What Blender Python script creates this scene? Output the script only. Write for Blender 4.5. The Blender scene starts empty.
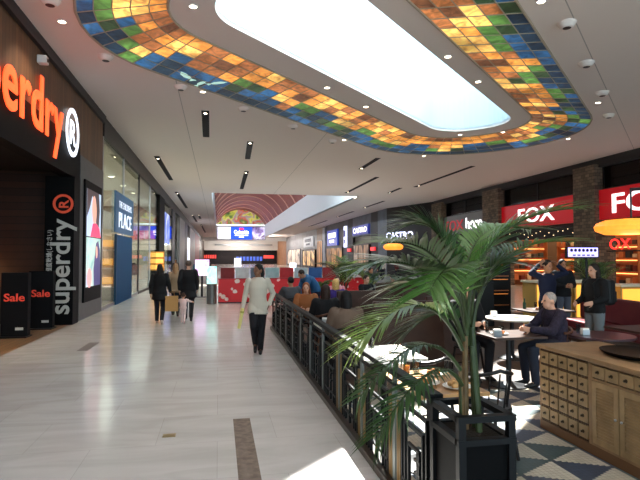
import bpy, bmesh, math, random
from mathutils import Vector, Matrix, Euler
R = math.radians
random.seed(7)
S = bpy.context.scene
COL = S.collection
PI = math.pi

# ------------------------------------------------------------------ materials
def lin(c):
    return tuple((x/12.92 if x <= .04045 else ((x+.055)/1.055)**2.4) for x in c)
def hexc(r, g, b): return lin((r/255, g/255, b/255))
MATS = {}
def mat(name, rgb, rough=.5, metal=0., emit=None, es=0., noise=0., nscale=8., bump=0., bscale=40., spec=.3, trans=0.):
    """plain procedural surface; rgb are 0-255 sRGB numbers"""
    if name in MATS: return MATS[name]
    m = bpy.data.materials.new(name); m.use_nodes = True
    nt = m.node_tree; N = nt.nodes; Lk = nt.links; b = N['Principled BSDF']
    c = hexc(*rgb)
    b.inputs['Base Color'].default_value = (*c, 1)
    b.inputs['Roughness'].default_value = rough
    b.inputs['Metallic'].default_value = metal
    b.inputs['Specular IOR Level'].default_value = spec
    if trans: b.inputs['Transmission Weight'].default_value = trans
    if emit:
        b.inputs['Emission Color'].default_value = (*hexc(*emit), 1)
        b.inputs['Emission Strength'].default_value = es
    if noise or bump:
        tc = N.new('ShaderNodeTexCoord')
        nz = N.new('ShaderNodeTexNoise'); nz.inputs['Scale'].default_value = nscale; nz.inputs['Detail'].default_value = 5
        Lk.new(tc.outputs['Object'], nz.inputs['Vector'])
        if noise:
            rp = N.new('ShaderNodeValToRGB')
            rp.color_ramp.elements[0].position = .3; rp.color_ramp.elements[1].position = .7
            rp.color_ramp.elements[0].color = (*[x*(1-noise) for x in c], 1)
            rp.color_ramp.elements[1].color = (*[min(1, x*(1+noise)) for x in c], 1)
            Lk.new(nz.outputs['Fac'], rp.inputs['Fac']); Lk.new(rp.outputs['Color'], b.inputs['Base Color'])
        if bump:
            n2 = N.new('ShaderNodeTexNoise'); n2.inputs['Scale'].default_value = bscale
            Lk.new(tc.outputs['Object'], n2.inputs['Vector'])
            bp = N.new('ShaderNodeBump'); bp.inputs['Strength'].default_value = bump; bp.inputs['Distance'].default_value = .02
            Lk.new(n2.outputs['Fac'], bp.inputs['Height']); Lk.new(bp.outputs['Normal'], b.inputs['Normal'])
    MATS[name] = m
    return m
def glow(name, rgb, es):
    if name in MATS: return MATS[name]
    m = bpy.data.materials.new(name); m.use_nodes = True
    b = m.node_tree.nodes['Principled BSDF']; c = (*hexc(*rgb), 1)
    b.inputs['Base Color'].default_value = c; b.inputs['Roughness'].default_value = .4
    b.inputs['Emission Color'].default_value = c; b.inputs['Emission Strength'].default_value = es
    MATS[name] = m; return m
def glassmat(name, rgb, tr=.85, rough=.02):
    m = bpy.data.materials.new(name); m.use_nodes = True
    nt = m.node_tree; N = nt.nodes; N.clear(); Lk = nt.links
    o = N.new('ShaderNodeOutputMaterial'); mx = N.new('ShaderNodeMixShader')
    t = N.new('ShaderNodeBsdfTransparent'); g = N.new('ShaderNodeBsdfGlossy'); fr = N.new('ShaderNodeLayerWeight'); fr.inputs['Blend'].default_value = .5
    t.inputs['Color'].default_value = (*[x*tr for x in hexc(*rgb)], 1)
    g.inputs['Roughness'].default_value = rough
    fc = mth(N, Lk, 'MULTIPLY_ADD', mth(N, Lk, 'POWER', fr.outputs['Facing'], 6.), .7, .03)
    Lk.new(fc, mx.inputs[0]); Lk.new(t.outputs[0], mx.inputs[1]); Lk.new(g.outputs[0], mx.inputs[2]); Lk.new(mx.outputs[0], o.inputs[0])
    MATS[name] = m; return m
def nodes_of(name):
    m = bpy.data.materials.new(name); m.use_nodes = True
    MATS[name] = m
    return m, m.node_tree.nodes, m.node_tree.links, m.node_tree.nodes['Principled BSDF']
def mth(N, Lk, op, a, b=None, c=None):
    n = N.new('ShaderNodeMath'); n.operation = op
    for i, v in enumerate((a, b, c)):
        if v is None: continue
        if isinstance(v, (int, float)): n.inputs[i].default_value = v
        else: Lk.new(v, n.inputs[i])
    return n.outputs[0]
def mixc(N, Lk, f, a, b):
    n = N.new('ShaderNodeMix'); n.data_type = 'RGBA'
    if isinstance(f, (int, float)): n.inputs[0].default_value = f
    else: Lk.new(f, n.inputs[0])
    for i, v in ((6, a), (7, b)):
        if isinstance(v, tuple): n.inputs[i].default_value = (*v[:3], 1)
        else: Lk.new(v, n.inputs[i])
    return n.outputs[2]

# ------------------------------------------------------------------ mesh builder
class MB:
    def __init__(s): s.bm = bmesh.new(); s.mi = 0
    def _set(s, vs):
        fs = set(f for v in vs for f in v.link_faces)
        for f in fs: f.material_index = s.mi
        return vs
    def box(s, x0, x1, y0, y1, z0, z1):
        r = bmesh.ops.create_cube(s.bm, size=1)['verts']
        for v in r: v.co = Vector(((x0+x1)/2+v.co.x*(x1-x0), (y0+y1)/2+v.co.y*(y1-y0), (z0+z1)/2+v.co.z*(z1-z0)))
        s._set(r); return s
    def obox(s, c, sx, sy, sz, rz=0, rx=0, ry=0):
        r = bmesh.ops.create_cube(s.bm, size=1)['verts']
        M = Matrix.Translation(c) @ Euler((rx, ry, rz)).to_matrix().to_4x4()
        for v in r: v.co = M @ Vector((v.co.x*sx, v.co.y*sy, v.co.z*sz))
        s._set(r); return s
    def quad(s, *p):
        vs = [s.bm.verts.new(q) for q in p]; f = s.bm.faces.new(vs); f.material_index = s.mi; return s
    def cone(s, a, b, ra, rb, n=12, caps=True):
        a = Vector(a); b = Vector(b); d = b-a
        if d.length < 1e-6: return s
        q = d.to_track_quat('Z', 'Y')
        r = bmesh.ops.create_cone(s.bm, cap_ends=caps, segments=n, radius1=max(ra, 1e-4), radius2=max(rb, 1e-4), depth=d.length)['verts']
        M = Matrix.Translation((a+b)/2) @ q.to_matrix().to_4x4()
        for v in r: v.co = M @ v.co
        s._set(r); return s
    def ball(s, c, rx, ry=None, rz=None, n=14, rot=None):
        ry = rx if ry is None else ry; rz = rx if rz is None else rz
        r = bmesh.ops.create_uvsphere(s.bm, u_segments=n, v_segments=max(6, n*2//3), radius=1)['verts']
        M = Matrix.Translation(c)
        if rot: M = M @ Euler(rot).to_matrix().to_4x4()
        for v in r: v.co = M @ Vector((v.co.x*rx, v.co.y*ry, v.co.z*rz))
        s._set(r); return s
    def cap(s, a, b, ra, rb, n=12):
        s.cone(a, b, ra, rb, n); s.ball(a, ra, n=n); s.ball(b, rb, n=n); return s
    def tube(s, pts, r, n=8, close=False):
        pts = [Vector(p) for p in pts]; rr = r if isinstance(r, (list, tuple)) else [r]*len(pts)
        rings = []
        up = Vector((0, 0, 1))
        for i, p in enumerate(pts):
            t = (pts[(i+1) % len(pts)]-pts[i-1]) if close else (pts[min(i+1, len(pts)-1)]-pts[max(i-1, 0)])
            t.normalize()
            x = t.cross(up)
            if x.length < 1e-3: x = t.cross(Vector((0, 1, 0)))
            x.normalize(); y = x.cross(t)
            rings.append([s.bm.verts.new(p+(x*math.cos(2*PI*k/n)+y*math.sin(2*PI*k/n))*rr[i]) for k in range(n)])
        m = len(rings)
        for i in range(m if close else m-1):
            A = rings[i]; B = rings[(i+1) % m]
            for k in range(n):
                f = s.bm.faces.new((A[k], A[(k+1) % n], B[(k+1) % n], B[k])); f.material_index = s.mi
        if not close:
            for q in (rings[0][::-1], rings[-1]):
                f = s.bm.faces.new(q); f.material_index = s.mi
        return s
    def lathe(s, prof, c=(0, 0, 0), n=24, sx=1, sy=1, capb=True, capt=True):
        rings = []
        for r, z in prof:
            rings.append([s.bm.verts.new((c[0]+sx*r*math.cos(2*PI*k/n), c[1]+sy*r*math.sin(2*PI*k/n), c[2]+z)) for k in range(n)])
        for A, B in zip(rings, rings[1:]):
            for k in range(n):
                f = s.bm.faces.new((A[k], A[(k+1) % n], B[(k+1) % n], B[k])); f.material_index = s.mi
        if capb: s.bm.faces.new(rings[0][::-1]).material_index = s.mi
        if capt: s.bm.faces.new(rings[-1]).material_index = s.mi
        return s
    def prism(s, poly, z0, z1, M=None):
        """poly = list of (x, y); extruded z0..z1, then moved by M"""
        a = [Vector((x, y, z0)) for x, y in poly]; b = [Vector((x, y, z1)) for x, y in poly]
        if M: a = [M @ v for v in a]; b = [M @ v for v in b]
        A = [s.bm.verts.new(v) for v in a]; B = [s.bm.verts.new(v) for v in b]; n = len(A)
        s.bm.faces.new(A[::-1]).material_index = s.mi; s.bm.faces.new(B).material_index = s.mi
        for i in range(n): s.bm.faces.new((A[i], A[(i+1) % n], B[(i+1) % n], B[i])).material_index = s.mi
        return s
    def build(s, name, m, parent=None, smooth=False, bevel=0, loc=None, rz=0, sharp=35):
        bmesh.ops.recalc_face_normals(s.bm, faces=s.bm.faces)
        me = bpy.data.meshes.new(name); s.bm.to_mesh(me); s.bm.free()
        for q in (m if isinstance(m, (list, tuple)) else [m]): me.materials.append(q)
        o = bpy.data.objects.new(name, me); COL.objects.link(o)
        if smooth:
            for p in me.polygons: p.use_smooth = True
            try: me.set_sharp_from_angle(angle=R(sharp))
            except Exception: pass
        if bevel:
            md = o.modifiers.new('b', 'BEVEL'); md.width = bevel; md.segments = 2; md.limit_method = 'ANGLE'
        if parent is not None: o.parent = parent
        if loc is not None: o.location = loc
        if rz: o.rotation_euler.z = rz
        return o
def tag(o, label, cat, group=None, kind=None):
    if label: o['label'] = label
    if cat: o['category'] = cat
    if group: o['group'] = group
    if kind: o['kind'] = kind
    return o
def thing(name, label, cat, loc=(0, 0, 0), rz=0, group=None):
    o = bpy.data.objects.new(name, None); COL.objects.link(o); o.empty_display_size = .1
    o.location = loc; o.rotation_euler = (0, 0, rz)
    return tag(o, label, cat, group)
def struct(o, label=None):
    o['kind'] = 'structure'
    if label: o['label'] = label
    return o
def copy_tree(o, parent=None):
    c = o.copy(); COL.objects.link(c)
    if parent is not None: c.parent = parent
    for ch in list(o.children): copy_tree(ch, c)
    return c
def relabel(o, label, loc, rz=0, group=None):
    o.location = loc; o.rotation_euler = (0, 0, rz); o['label'] = label
    if group: o['group'] = group
    return o
def text(name, body, m, size, parent=None, loc=(0, 0, 0), rot=(0, 0, 0), sx=1, extrude=.01, offset=0., align='LEFT', space=1., width=None):
    """lettering as a mesh; width = wanted overall width"""
    cu = bpy.data.curves.new(name, 'FONT'); cu.body = body; cu.size = size; cu.extrude = extrude; cu.offset = offset
    cu.align_x = align; cu.space_character = space; cu.resolution_u = 4
    t = bpy.data.objects.new(name, cu); COL.objects.link(t)
    bpy.context.view_layer.update()
    dg = bpy.context.evaluated_depsgraph_get()
    me = bpy.data.meshes.new_from_object(t.evaluated_get(dg)); me.name = name
    bpy.data.objects.remove(t); bpy.data.curves.remove(cu)
    if me.vertices and width:
        xs = [v.co.x for v in me.vertices]; w = max(xs)-min(xs); sx = width/w
        x0 = min(xs)
        for v in me.vertices: v.co.x = (v.co.x-x0)
        if align == 'CENTER':
            for v in me.vertices: v.co.x -= w/2
    for v in me.vertices: v.co.x *= sx
    me.materials.clear(); me.materials.append(m)
    o = bpy.data.objects.new(name, me); COL.objects.link(o)
    o.location = loc; o.rotation_euler = rot
    if parent is not None: o.parent = parent
    return o
# lettering rotations: reading on the left wall (facing +X), right wall (facing -X), facing the camera side (-Y)
ROT_L = (R(90), 0, R(90)); ROT_R = (R(90), 0, R(-90)); ROT_F = (R(90), 0, 0)
def remesh(o, voxel, smooth=3, fac=.5):
    md = o.modifiers.new('r', 'REMESH'); md.mode = 'VOXEL'; md.voxel_size = voxel; md.use_smooth_shade = True
    if smooth:
        ms = o.modifiers.new('s', 'SMOOTH'); ms.iterations = smooth; ms.factor = fac
    dg = bpy.context.evaluated_depsgraph_get()
    dg.update()
    me = bpy.data.meshes.new_from_object(o.evaluated_get(dg))
    ms_ = list(o.data.materials)
    o.modifiers.clear(); old = o.data; o.data = me
    me.materials.clear()
    for m in ms_: me.materials.append(m)
    for p in me.polygons: p.use_smooth = True; p.material_index = 0
    bpy.data.meshes.remove(old)
    return o
# ------------------------------------------------------------------ surfaces of the setting
def floor_mat():
    m, N, Lk, b = nodes_of('polished_stone')
    tc = N.new('ShaderNodeTexCoord')
    br = N.new('ShaderNodeTexBrick'); br.inputs['Scale'].default_value = 1
    br.inputs['Brick Width'].default_value = 1.2; br.inputs['Row Height'].default_value = .9; br.inputs['Mortar Size'].default_value = .003
    br.inputs['Color1'].default_value = (*hexc(205, 202, 199), 1); br.inputs['Color2'].default_value = (*hexc(198, 195, 192), 1)
    br.inputs['Mortar'].default_value = (*hexc(176, 172, 168), 1); br.inputs['Mortar Smooth'].default_value = .5
    Lk.new(tc.outputs['Object'], br.inputs['Vector'])
    nz = N.new('ShaderNodeTexNoise'); nz.inputs['Scale'].default_value = 1.3; nz.inputs['Detail'].default_value = 8; nz.inputs['Distortion'].default_value = 1.2
    mp = N.new('ShaderNodeMapping'); mp.inputs['Scale'].default_value = (.6, 2.2, 1)
    Lk.new(tc.outputs['Object'], mp.inputs['Vector']); Lk.new(mp.outputs['Vector'], nz.inputs['Vector'])
    rp = N.new('ShaderNodeValToRGB'); rp.color_ramp.elements[0].position = .35; rp.color_ramp.elements[1].position = .62
    rp.color_ramp.elements[0].color = (.78, .76, .74, 1); rp.color_ramp.elements[1].color = (1, 1, 1, 1)
    Lk.new(nz.outputs['Fac'], rp.inputs['Fac'])
    mu = N.new('ShaderNodeMix'); mu.data_type = 'RGBA'; mu.blend_type = 'MULTIPLY'; mu.inputs[0].default_value = .6
    Lk.new(br.outputs['Color'], mu.inputs[6]); Lk.new(rp.outputs['Color'], mu.inputs[7]); Lk.new(mu.outputs[2], b.inputs['Base Color'])
    b.inputs['Roughness'].default_value = .16; b.inputs['Specular IOR Level'].default_value = .55
    return m
def cafe_floor_mat():
    m, N, Lk, b = nodes_of('mosaic_triangles')
    tc = N.new('ShaderNodeTexCoord'); sp = N.new('ShaderNodeSeparateXYZ'); Lk.new(tc.outputs['Object'], sp.inputs[0])
    f = lambda op, a, b_=None: mth(N, Lk, op, a, b_)
    u = f('DIVIDE', f('SUBTRACT', sp.outputs['X'], 2.97), .45)
    col = f('FLOOR', u); fu = f('SUBTRACT', u, col)
    st = f('DIVIDE', f('FLOOR', f('MULTIPLY', fu, 10.)), 10.)
    v = f('ADD', f('DIVIDE', f('SUBTRACT', sp.outputs['Y'], 4.77), .47), f('MULTIPLY', col, .5))
    row = f('FLOOR', v); fv = f('SUBTRACT', v, row)
    dk = f('LESS_THAN', f('ABSOLUTE', f('SUBTRACT', fv, .5)), f('MULTIPLY', f('SUBTRACT', 1., st), .5))
    par = f('ABSOLUTE', f('MODULO', f('ADD', row, col), 2.))
    dark = mixc(N, Lk, par, hexc(58, 66, 84), hexc(62, 78, 80))
    br = N.new('ShaderNodeTexBrick'); br.offset = 0
    br.inputs['Scale'].default_value = 1; br.inputs['Brick Width'].default_value = .045; br.inputs['Row Height'].default_value = .047; br.inputs['Mortar Size'].default_value = .0025
    br.inputs['Color1'].default_value = (1, 1, 1, 1); br.inputs['Color2'].default_value = (.86, .86, .86, 1); br.inputs['Mortar'].default_value = (.62, .6, .58, 1)
    Lk.new(tc.outputs['Object'], br.inputs['Vector'])
    base = mixc(N, Lk, dk, hexc(190, 178, 158), dark)
    mu = N.new('ShaderNodeMix'); mu.data_type = 'RGBA'; mu.blend_type = 'MULTIPLY'; mu.inputs[0].default_value = 1
    Lk.new(base, mu.inputs[6]); Lk.new(br.outputs['Color'], mu.inputs[7]); Lk.new(mu.outputs[2], b.inputs['Base Color'])
    b.inputs['Roughness'].default_value = .45
    return m
def slat_mat(name, c1, c2, pitch, axis='Y', rough=.5):
    m, N, Lk, b = nodes_of(name)
    tc = N.new('ShaderNodeTexCoord'); sp = N.new('ShaderNodeSeparateXYZ'); Lk.new(tc.outputs['Object'], sp.inputs[0])
    t = mth(N, Lk, 'DIVIDE', sp.outputs[axis], pitch); fl = mth(N, Lk, 'FLOOR', t); fr = mth(N, Lk, 'SUBTRACT', t, fl)
    wn = N.new('ShaderNodeTexWhiteNoise'); wn.noise_dimensions = '1D'; Lk.new(fl, wn.inputs['W'])
    nz = N.new('ShaderNodeTexNoise'); nz.inputs['Scale'].default_value = 6; nz.inputs['Detail'].default_value = 6; Lk.new(tc.outputs['Object'], nz.inputs['Vector'])
    k = mth(N, Lk, 'MULTIPLY_ADD', nz.outputs['Fac'], .5, mth(N, Lk, 'MULTIPLY', wn.outputs['Value'], .6))
    wood = mixc(N, Lk, k, hexc(*c1), hexc(*c2))
    gap = mth(N, Lk, 'LESS_THAN', fr, .07)
    out = mixc(N, Lk, gap, wood, hexc(*[q*.3 for q in c1]))
    Lk.new(out, b.inputs['Base Color']); b.inputs['Roughness'].default_value = rough
    return m
def brick_mat(name, c1, c2, cm, w, h, axis_rot=(0, 0, 0), rough=.7, mortar=.01):
    m, N, Lk, b = nodes_of(name)
    tc = N.new('ShaderNodeTexCoord'); sp = N.new('ShaderNodeSeparateXYZ'); mp = N.new('ShaderNodeCombineXYZ')
    br = N.new('ShaderNodeTexBrick'); br.inputs['Scale'].default_value = 1
    br.inputs['Brick Width'].default_value = w; br.inputs['Row Height'].default_value = h; br.inputs['Mortar Size'].default_value = mortar
    br.inputs['Color1'].default_value = (*hexc(*c1), 1); br.inputs['Color2'].default_value = (*hexc(*c2), 1); br.inputs['Mortar'].default_value = (*hexc(*cm), 1)
    Lk.new(tc.outputs['Object'], sp.inputs[0]); Lk.new(mth(N, Lk, 'ADD', sp.outputs['X'], sp.outputs['Y']), mp.inputs[0]); Lk.new(sp.outputs['Z'], mp.inputs[1]); Lk.new(mp.outputs[0], br.inputs['Vector'])
    Lk.new(br.outputs['Color'], b.inputs['Base Color']); b.inputs['Roughness'].default_value = rough
    return m
def blotch_mat(name, cols, scale, es=0., rough=.5, stretch=(1, 1, 1)):
    """soft patches of several colours, for printed pictures, murals and lit pictures"""
    m, N, Lk, b = nodes_of(name)
    tc = N.new('ShaderNodeTexCoord'); mp = N.new('ShaderNodeMapping'); mp.inputs['Scale'].default_value = stretch
    Lk.new(tc.outputs['Object'], mp.inputs['Vector'])
    nz = N.new('ShaderNodeTexNoise'); nz.inputs['Scale'].default_value = scale; nz.inputs['Detail'].default_value = 3; nz.inputs['Distortion'].default_value = .6
    Lk.new(mp.outputs['Vector'], nz.inputs['Vector'])
    rp = N.new('ShaderNodeValToRGB'); e = rp.color_ramp.elements
    n = len(cols)
    while len(e) < n: e.new(.5)
    for i, c in enumerate(cols):
        e[i].position = .3+.4*i/(n-1); e[i].color = (*hexc(*c), 1)
    Lk.new(nz.outputs['Fac'], rp.inputs['Fac']); Lk.new(rp.outputs['Color'], b.inputs['Base Color'])
    if es: Lk.new(rp.outputs['Color'], b.inputs['Emission Color']); b.inputs['Emission Strength'].default_value = es
    b.inputs['Roughness'].default_value = rough
    return m

M_floor = floor_mat(); M_cafe = cafe_floor_mat()
M_ceil = mat('ceiling_plaster', (240, 229, 221), .7)
def ceil_mat(seams):
    m, N, Lk, b = nodes_of('ceiling_boards' if seams else 'ceiling_plain')
    base = hexc(240, 229, 221); b.inputs['Roughness'].default_value = .7; b.inputs['Specular IOR Level'].default_value = .3
    tc = N.new('ShaderNodeTexCoord'); sp = N.new('ShaderNodeSeparateXYZ'); Lk.new(tc.outputs['Object'], sp.inputs[0])
    a_ = R(44); v = mth(N, Lk, 'ADD', mth(N, Lk, 'MULTIPLY', sp.outputs['X'], -math.sin(a_)), mth(N, Lk, 'MULTIPLY', sp.outputs['Y'], math.cos(a_)))
    k = None
    for src, c in ((v, 1.77), (sp.outputs['X'], -1.2), (sp.outputs['X'], 4.2)):
        t = mth(N, Lk, 'LESS_THAN', mth(N, Lk, 'ABSOLUTE', mth(N, Lk, 'SUBTRACT', src, c)), .012)
        k = t if k is None else mth(N, Lk, 'MAXIMUM', k, t)
    Lk.new(mixc(N, Lk, k, base, tuple(x*.55 for x in base)), b.inputs['Base Color'])
    return m
M_well = mat('pale_blue_plaster', (214, 227, 234), .85)
M_wood = slat_mat('dark_wood_slats', (74, 50, 32), (118, 82, 52), .16)
M_black = mat('black_panel', (10, 10, 12), .6, spec=.1)
M_dark = mat('dark_metal', (30, 30, 33), .4)
M_grey = mat('grey_cladding', (96, 96, 98), .45, noise=.08, nscale=3)
M_shopwood = slat_mat('shop_wood_floor', (92, 68, 46), (126, 96, 66), .14, 'X', .45)
M_dwood = slat_mat('shop_dark_boards', (46, 26, 18), (72, 40, 26), .2, 'Z', .5)
M_cream = mat('cream_wall', (206, 196, 178), .7)
M_glass = glassmat('shop_glass', (226, 236, 232), .92)
M_dglass = glassmat('dark_glass', (120, 124, 130), .8, .05)
M_steel = mat('steel', (170, 172, 176), .3, 1.)
M_stone = brick_mat('rough_stone_tiles', (126, 106, 86), (78, 66, 55), (44, 38, 33), .3, .16, (R(90), 0, R(90)), .75)
M_white = mat('white_paint', (226, 226, 224), .5)
M_lamp = glow('lamp_lens', (255, 236, 205), 9.)
M_inlay = mat('brown_marble', (122, 108, 98), .25, noise=.25, nscale=14)

# ------------------------------------------------------------------ floor
def slab(name, m, x0, x1, y0, y1, z0, z1): return MB().box(x0, x1, y0, y1, z0, z1).build(name, m)
struct(slab('floor', M_floor, -4.0, 19.2, -6, 152, -.2, 0))
struct(slab('floor_cafe', M_cafe, 1.47, 12.0, 1.6, 6.75, 0, .006))
struct(slab('floor_cafe_wood', slat_mat('cafe_boards', (62, 44, 34), (84, 60, 44), .16, 'X', .5), 1.47, 12.0, 6.75, 16.0, 0, .006))
struct(slab('floor_shop', M_shopwood, -10, -4.0, 4, 16.2, -.2, 0.0))
struct(slab('floor_boutique', mat('boutique_floor', (190, 184, 176), .2), -10, -4.0, 19.2, 152, -.2, 0.0))
struct(slab('floor_stores', mat('stores_floor', (132, 100, 74), .35), 19.2, 27, -6, 152, -.2, 0.0))
struct(slab('floor_inlay', M_inlay, .175, .365, 1.0, 6.1, -.05, .002))
tag(slab('floor_plate', mat('brass_plate', (150, 128, 84), .35, .8), -.555, -.425, 5.62, 5.72, 0, .004), 'small brass plate let into the pale stone aisle floor', 'floor plate')
tag(slab('floor_grate', mat('dark_grate', (84, 74, 70), .5), -2.74, -2.54, 11.1, 12.1, 0, .004), 'dark narrow grate in the aisle floor by the clothing shop', 'floor grate')

# ------------------------------------------------------------------ ceiling with the skylight
A44 = R(44); CA, SA = math.cos(A44), math.sin(A44)
def uv(u, v): return (u*CA-v*SA, u*SA+v*CA)
def ring(u0, u1, v0, v1, rn, rf, ns=18, na=10):
    """rounded rectangle in skylight axes, far corners radius rf, near corners rn; same point count for every ring"""
    P = []
    def line(a, b, n): 
        for i in range(n): t = i/n; P.append((a[0]+(b[0]-a[0])*t, a[1]+(b[1]-a[1])*t))
    def arc(c, r, a0, a1, n):
        for i in range(n): t = R(a0+(a1-a0)*i/n); P.append((c[0]+r*math.cos(t), c[1]+r*math.sin(t)))
    line((u0+rn, v1), (u1-rf, v1), ns); arc((u1-rf, v1-rf), rf, 90, 0, na)
    line((u1, v1-rf), (u1, v0+rf), 4); arc((u1-rf, v0+rf), rf, 0, -90, na)
    line((u1-rf, v0), (u0+rn, v0), ns); arc((u0+rn, v0+rn), rn, -90, -180, na)
    line((u0, v0+rn), (u0, v1-rn), 4); arc((u0+rn, v1-rn), rn, 180, 90, na)
    return P
NS = 20
hole = ring(6.75, 19.85, 4.9, 7.85, 1.2, 1.3, NS)
inner = ring(6.15, 20.8, 4.25, 8.85, 1.7, 2.1, NS)
outer = ring(4.95, 24.35, 2.55, 11.45, 3.6, 4.3, NS)
ZC = 6.8
def filled(name, loops, z, m, thick=.0):
    cu = bpy.data.curves.new(name, 'CURVE'); cu.dimensions = '2D'; cu.fill_mode = 'BOTH'; cu.extrude = thick
    for lp in loops:
        sp = cu.splines.new('POLY'); sp.points.add(len(lp)-1); sp.use_cyclic_u = True
        for p, q in zip(sp.points, lp): p.co = (q[0], q[1], 0, 1)
    o = bpy.data.objects.new(name, cu); COL.objects.link(o)
    bpy.context.view_layer.update()
    dg = bpy.context.evaluated_depsgraph_get(); me = bpy.data.meshes.new_from_object(o.evaluated_get(dg)); me.name = name
    bpy.data.objects.remove(o); me.materials.clear(); me.materials.append(m)
    o = bpy.data.objects.new(name, me); COL.objects.link(o); o.location.z = z
    return o
xy = lambda L_: [uv(*p) for p in L_]
VX0, VX1, VY0, VY1 = -.55, 11.15, 40.5, 129.
struct(filled('ceiling', [[(-4.2, -6), (18.9, -6), (18.9, 152), (-4.2, 152)], xy(outer), [(VX0, VY0), (VX1, VY0), (VX1, VY1), (VX0, VY1)]], ZC+.06, ceil_mat(True), .06))
struct(filled('ceiling_ring', [xy(inner), xy(hole)], ZC+.06, M_ceil, .06))
w = MB()
H1 = ZC+.06; H2 = ZC+3.4
hp = xy(hole); n = len(hp)
for i in range(n):
    a, b_ = hp[i], hp[(i+1) % n]
    w.quad((*a, H1), (*b_, H1), (*b_, H2), (*a, H2))
struct(w.build('wall_skylight', M_well, smooth=True))
roofp = xy(ring(2, 27, -1, 15, 1, 1, NS))
struct(filled('roof', [roofp, hp], H2+.03, M_well, .03))
struct(filled('window_1', [hp], H2+.06, glassmat('skylight_glass', (250, 253, 255), .97), .005))
# stained glass band
PAL = [(24, 58, 82), (40, 98, 146), (92, 142, 66), (226, 142, 62), (242, 172, 88), (178, 110, 62), (124, 78, 50), (54, 84, 52)]
PES = [.3, .38, .42, .75, .85, .5, .4, .28]
def pane_mat(i):
    m, N, Lk, b = nodes_of('stained_pane_%d' % i)
    tc = N.new('ShaderNodeTexCoord'); nz = N.new('ShaderNodeTexNoise'); nz.inputs['Scale'].default_value = 3.2; nz.inputs['Detail'].default_value = 6; nz.inputs['Distortion'].default_value = 1.5
    Lk.new(tc.outputs['Object'], nz.inputs['Vector'])
    rp = N.new('ShaderNodeValToRGB'); c = hexc(*PAL[i])
    rp.color_ramp.elements[0].position = .3; rp.color_ramp.elements[1].position = .72
    rp.color_ramp.elements[0].color = (*[x*.45 for x in c], 1); rp.color_ramp.elements[1].color = (*[min(1, x*1.5+.01) for x in c], 1)
    Lk.new(nz.outputs['Fac'], rp.inputs['Fac']); Lk.new(rp.outputs['Color'], b.inputs['Base Color']); Lk.new(rp.outputs['Color'], b.inputs['Emission Color'])
    n2 = N.new('ShaderNodeTexNoise'); n2.inputs['Scale'].default_value = .75; n2.inputs['Detail'].default_value = 1; Lk.new(tc.outputs['Object'], n2.inputs['Vector'])
    gl = N.new('ShaderNodeMapRange'); gl.inputs[1].default_value = .34; gl.inputs[2].default_value = .66; gl.inputs[3].default_value = .3*PES[i]; gl.inputs[4].default_value = 1.5*PES[i]
    Lk.new(n2.outputs['Fac'], gl.inputs[0]); Lk.new(gl.outputs[0], b.inputs['Emission Strength'])
    # b.inputs['Roughness'].default_value = .25
    return m
PM = [pane_mat(i) for i in range(len(PAL))]
band = thing('stained_glass_band', 'band of backlit blue, green and amber stained glass ringing the skylight', 'stained glass', (0, 0, ZC))
g = MB(); ld = MB(); NR = 5
rs = random.Random(11)
# resample both rings to columns about half a metre wide
def resample(P, m):
    L_ = [0]; q = P+[P[0]]
    for a, b_ in zip(q, q[1:]): L_.append(L_[-1]+math.hypot(a[0]-b_[0], a[1]-b_[1]))
    return L_[-1]
cols = []
for i in range(len(inner)):
    a, a2 = inner[i], inner[(i+1) % len(inner)]; o, o2 = outer[i], outer[(i+1) % len(outer)]
    d = max(math.hypot(a[0]-a2[0], a[1]-a2[1]), math.hypot(o[0]-o2[0], o[1]-o2[1]))
    k = max(1, round(d/.6))
    for j in range(k):
        t = j/k; cols.append(((a[0]+(a2[0]-a[0])*t, a[1]+(a2[1]-a[1])*t), (o[0]+(o2[0]-o[0])*t, o[1]+(o2[1]-o[1])*t)))
# merge columns that are too narrow
mc = [cols[0]]
for c in cols[1:]:
    d = (math.hypot(c[0][0]-mc[-1][0][0], c[0][1]-mc[-1][0][1])+math.hypot(c[1][0]-mc[-1][1][0], c[1][1]-mc[-1][1][1]))/2
    d = max(d, math.hypot(c[1][0]-mc[-1][1][0], c[1][1]-mc[-1][1][1]))
    if d > .5: mc.append(c)
cols = mc; NC = len(cols)
STEP = [0, 1, 2, 1, 0, -1]
for i in range(NC):
    c, c2 = cols[i], cols[(i+1) % NC]
    sh = STEP[i % 6]*.62+rs.uniform(-.2, .2)
    for r in range(NR):
        pt = lambda cc, t: (cc[1][0]+(cc[0][0]-cc[1][0])*t, cc[1][1]+(cc[0][1]-cc[1][1])*t)
        q = [uv(*pt(c, r/NR)), uv(*pt(c2, r/NR)), uv(*pt(c2, (r+1)/NR)), uv(*pt(c, (r+1)/NR))]
        lv = r+sh+rs.uniform(-.35, .35)
        if lv < .55: g.mi = rs.choice([0, 0, 1])
        elif lv < 1.35: g.mi = rs.choice([1, 0, 1, 7])
        elif lv < 2.2: g.mi = rs.choice([2, 2, 7, 1])
        elif lv < 4.1: g.mi = rs.choice([3, 4, 3, 4, 5])
        else: g.mi = rs.choice([5, 6, 5, 3])
        g.quad(*[(x, y, .0) for x, y in q])
    a, b_ = uv(*c[1]), uv(*c[0])
    ld.cone((*a, -.004), (*b_, -.004), .014, .014, 6)
for r in range(NR+1):
    ld.tube([(*uv(cc[1][0]+(cc[0][0]-cc[1][0])*r/NR, cc[1][1]+(cc[0][1]-cc[1][1])*r/NR), -.004) for cc in cols], .014 if 0 < r < NR else .03, 6, True)
tag(g.build('glass_panes', PM, band), None, None)
ld.build('glazing_bars', mat('lead_bars', (178, 164, 142), .5), band)
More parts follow.
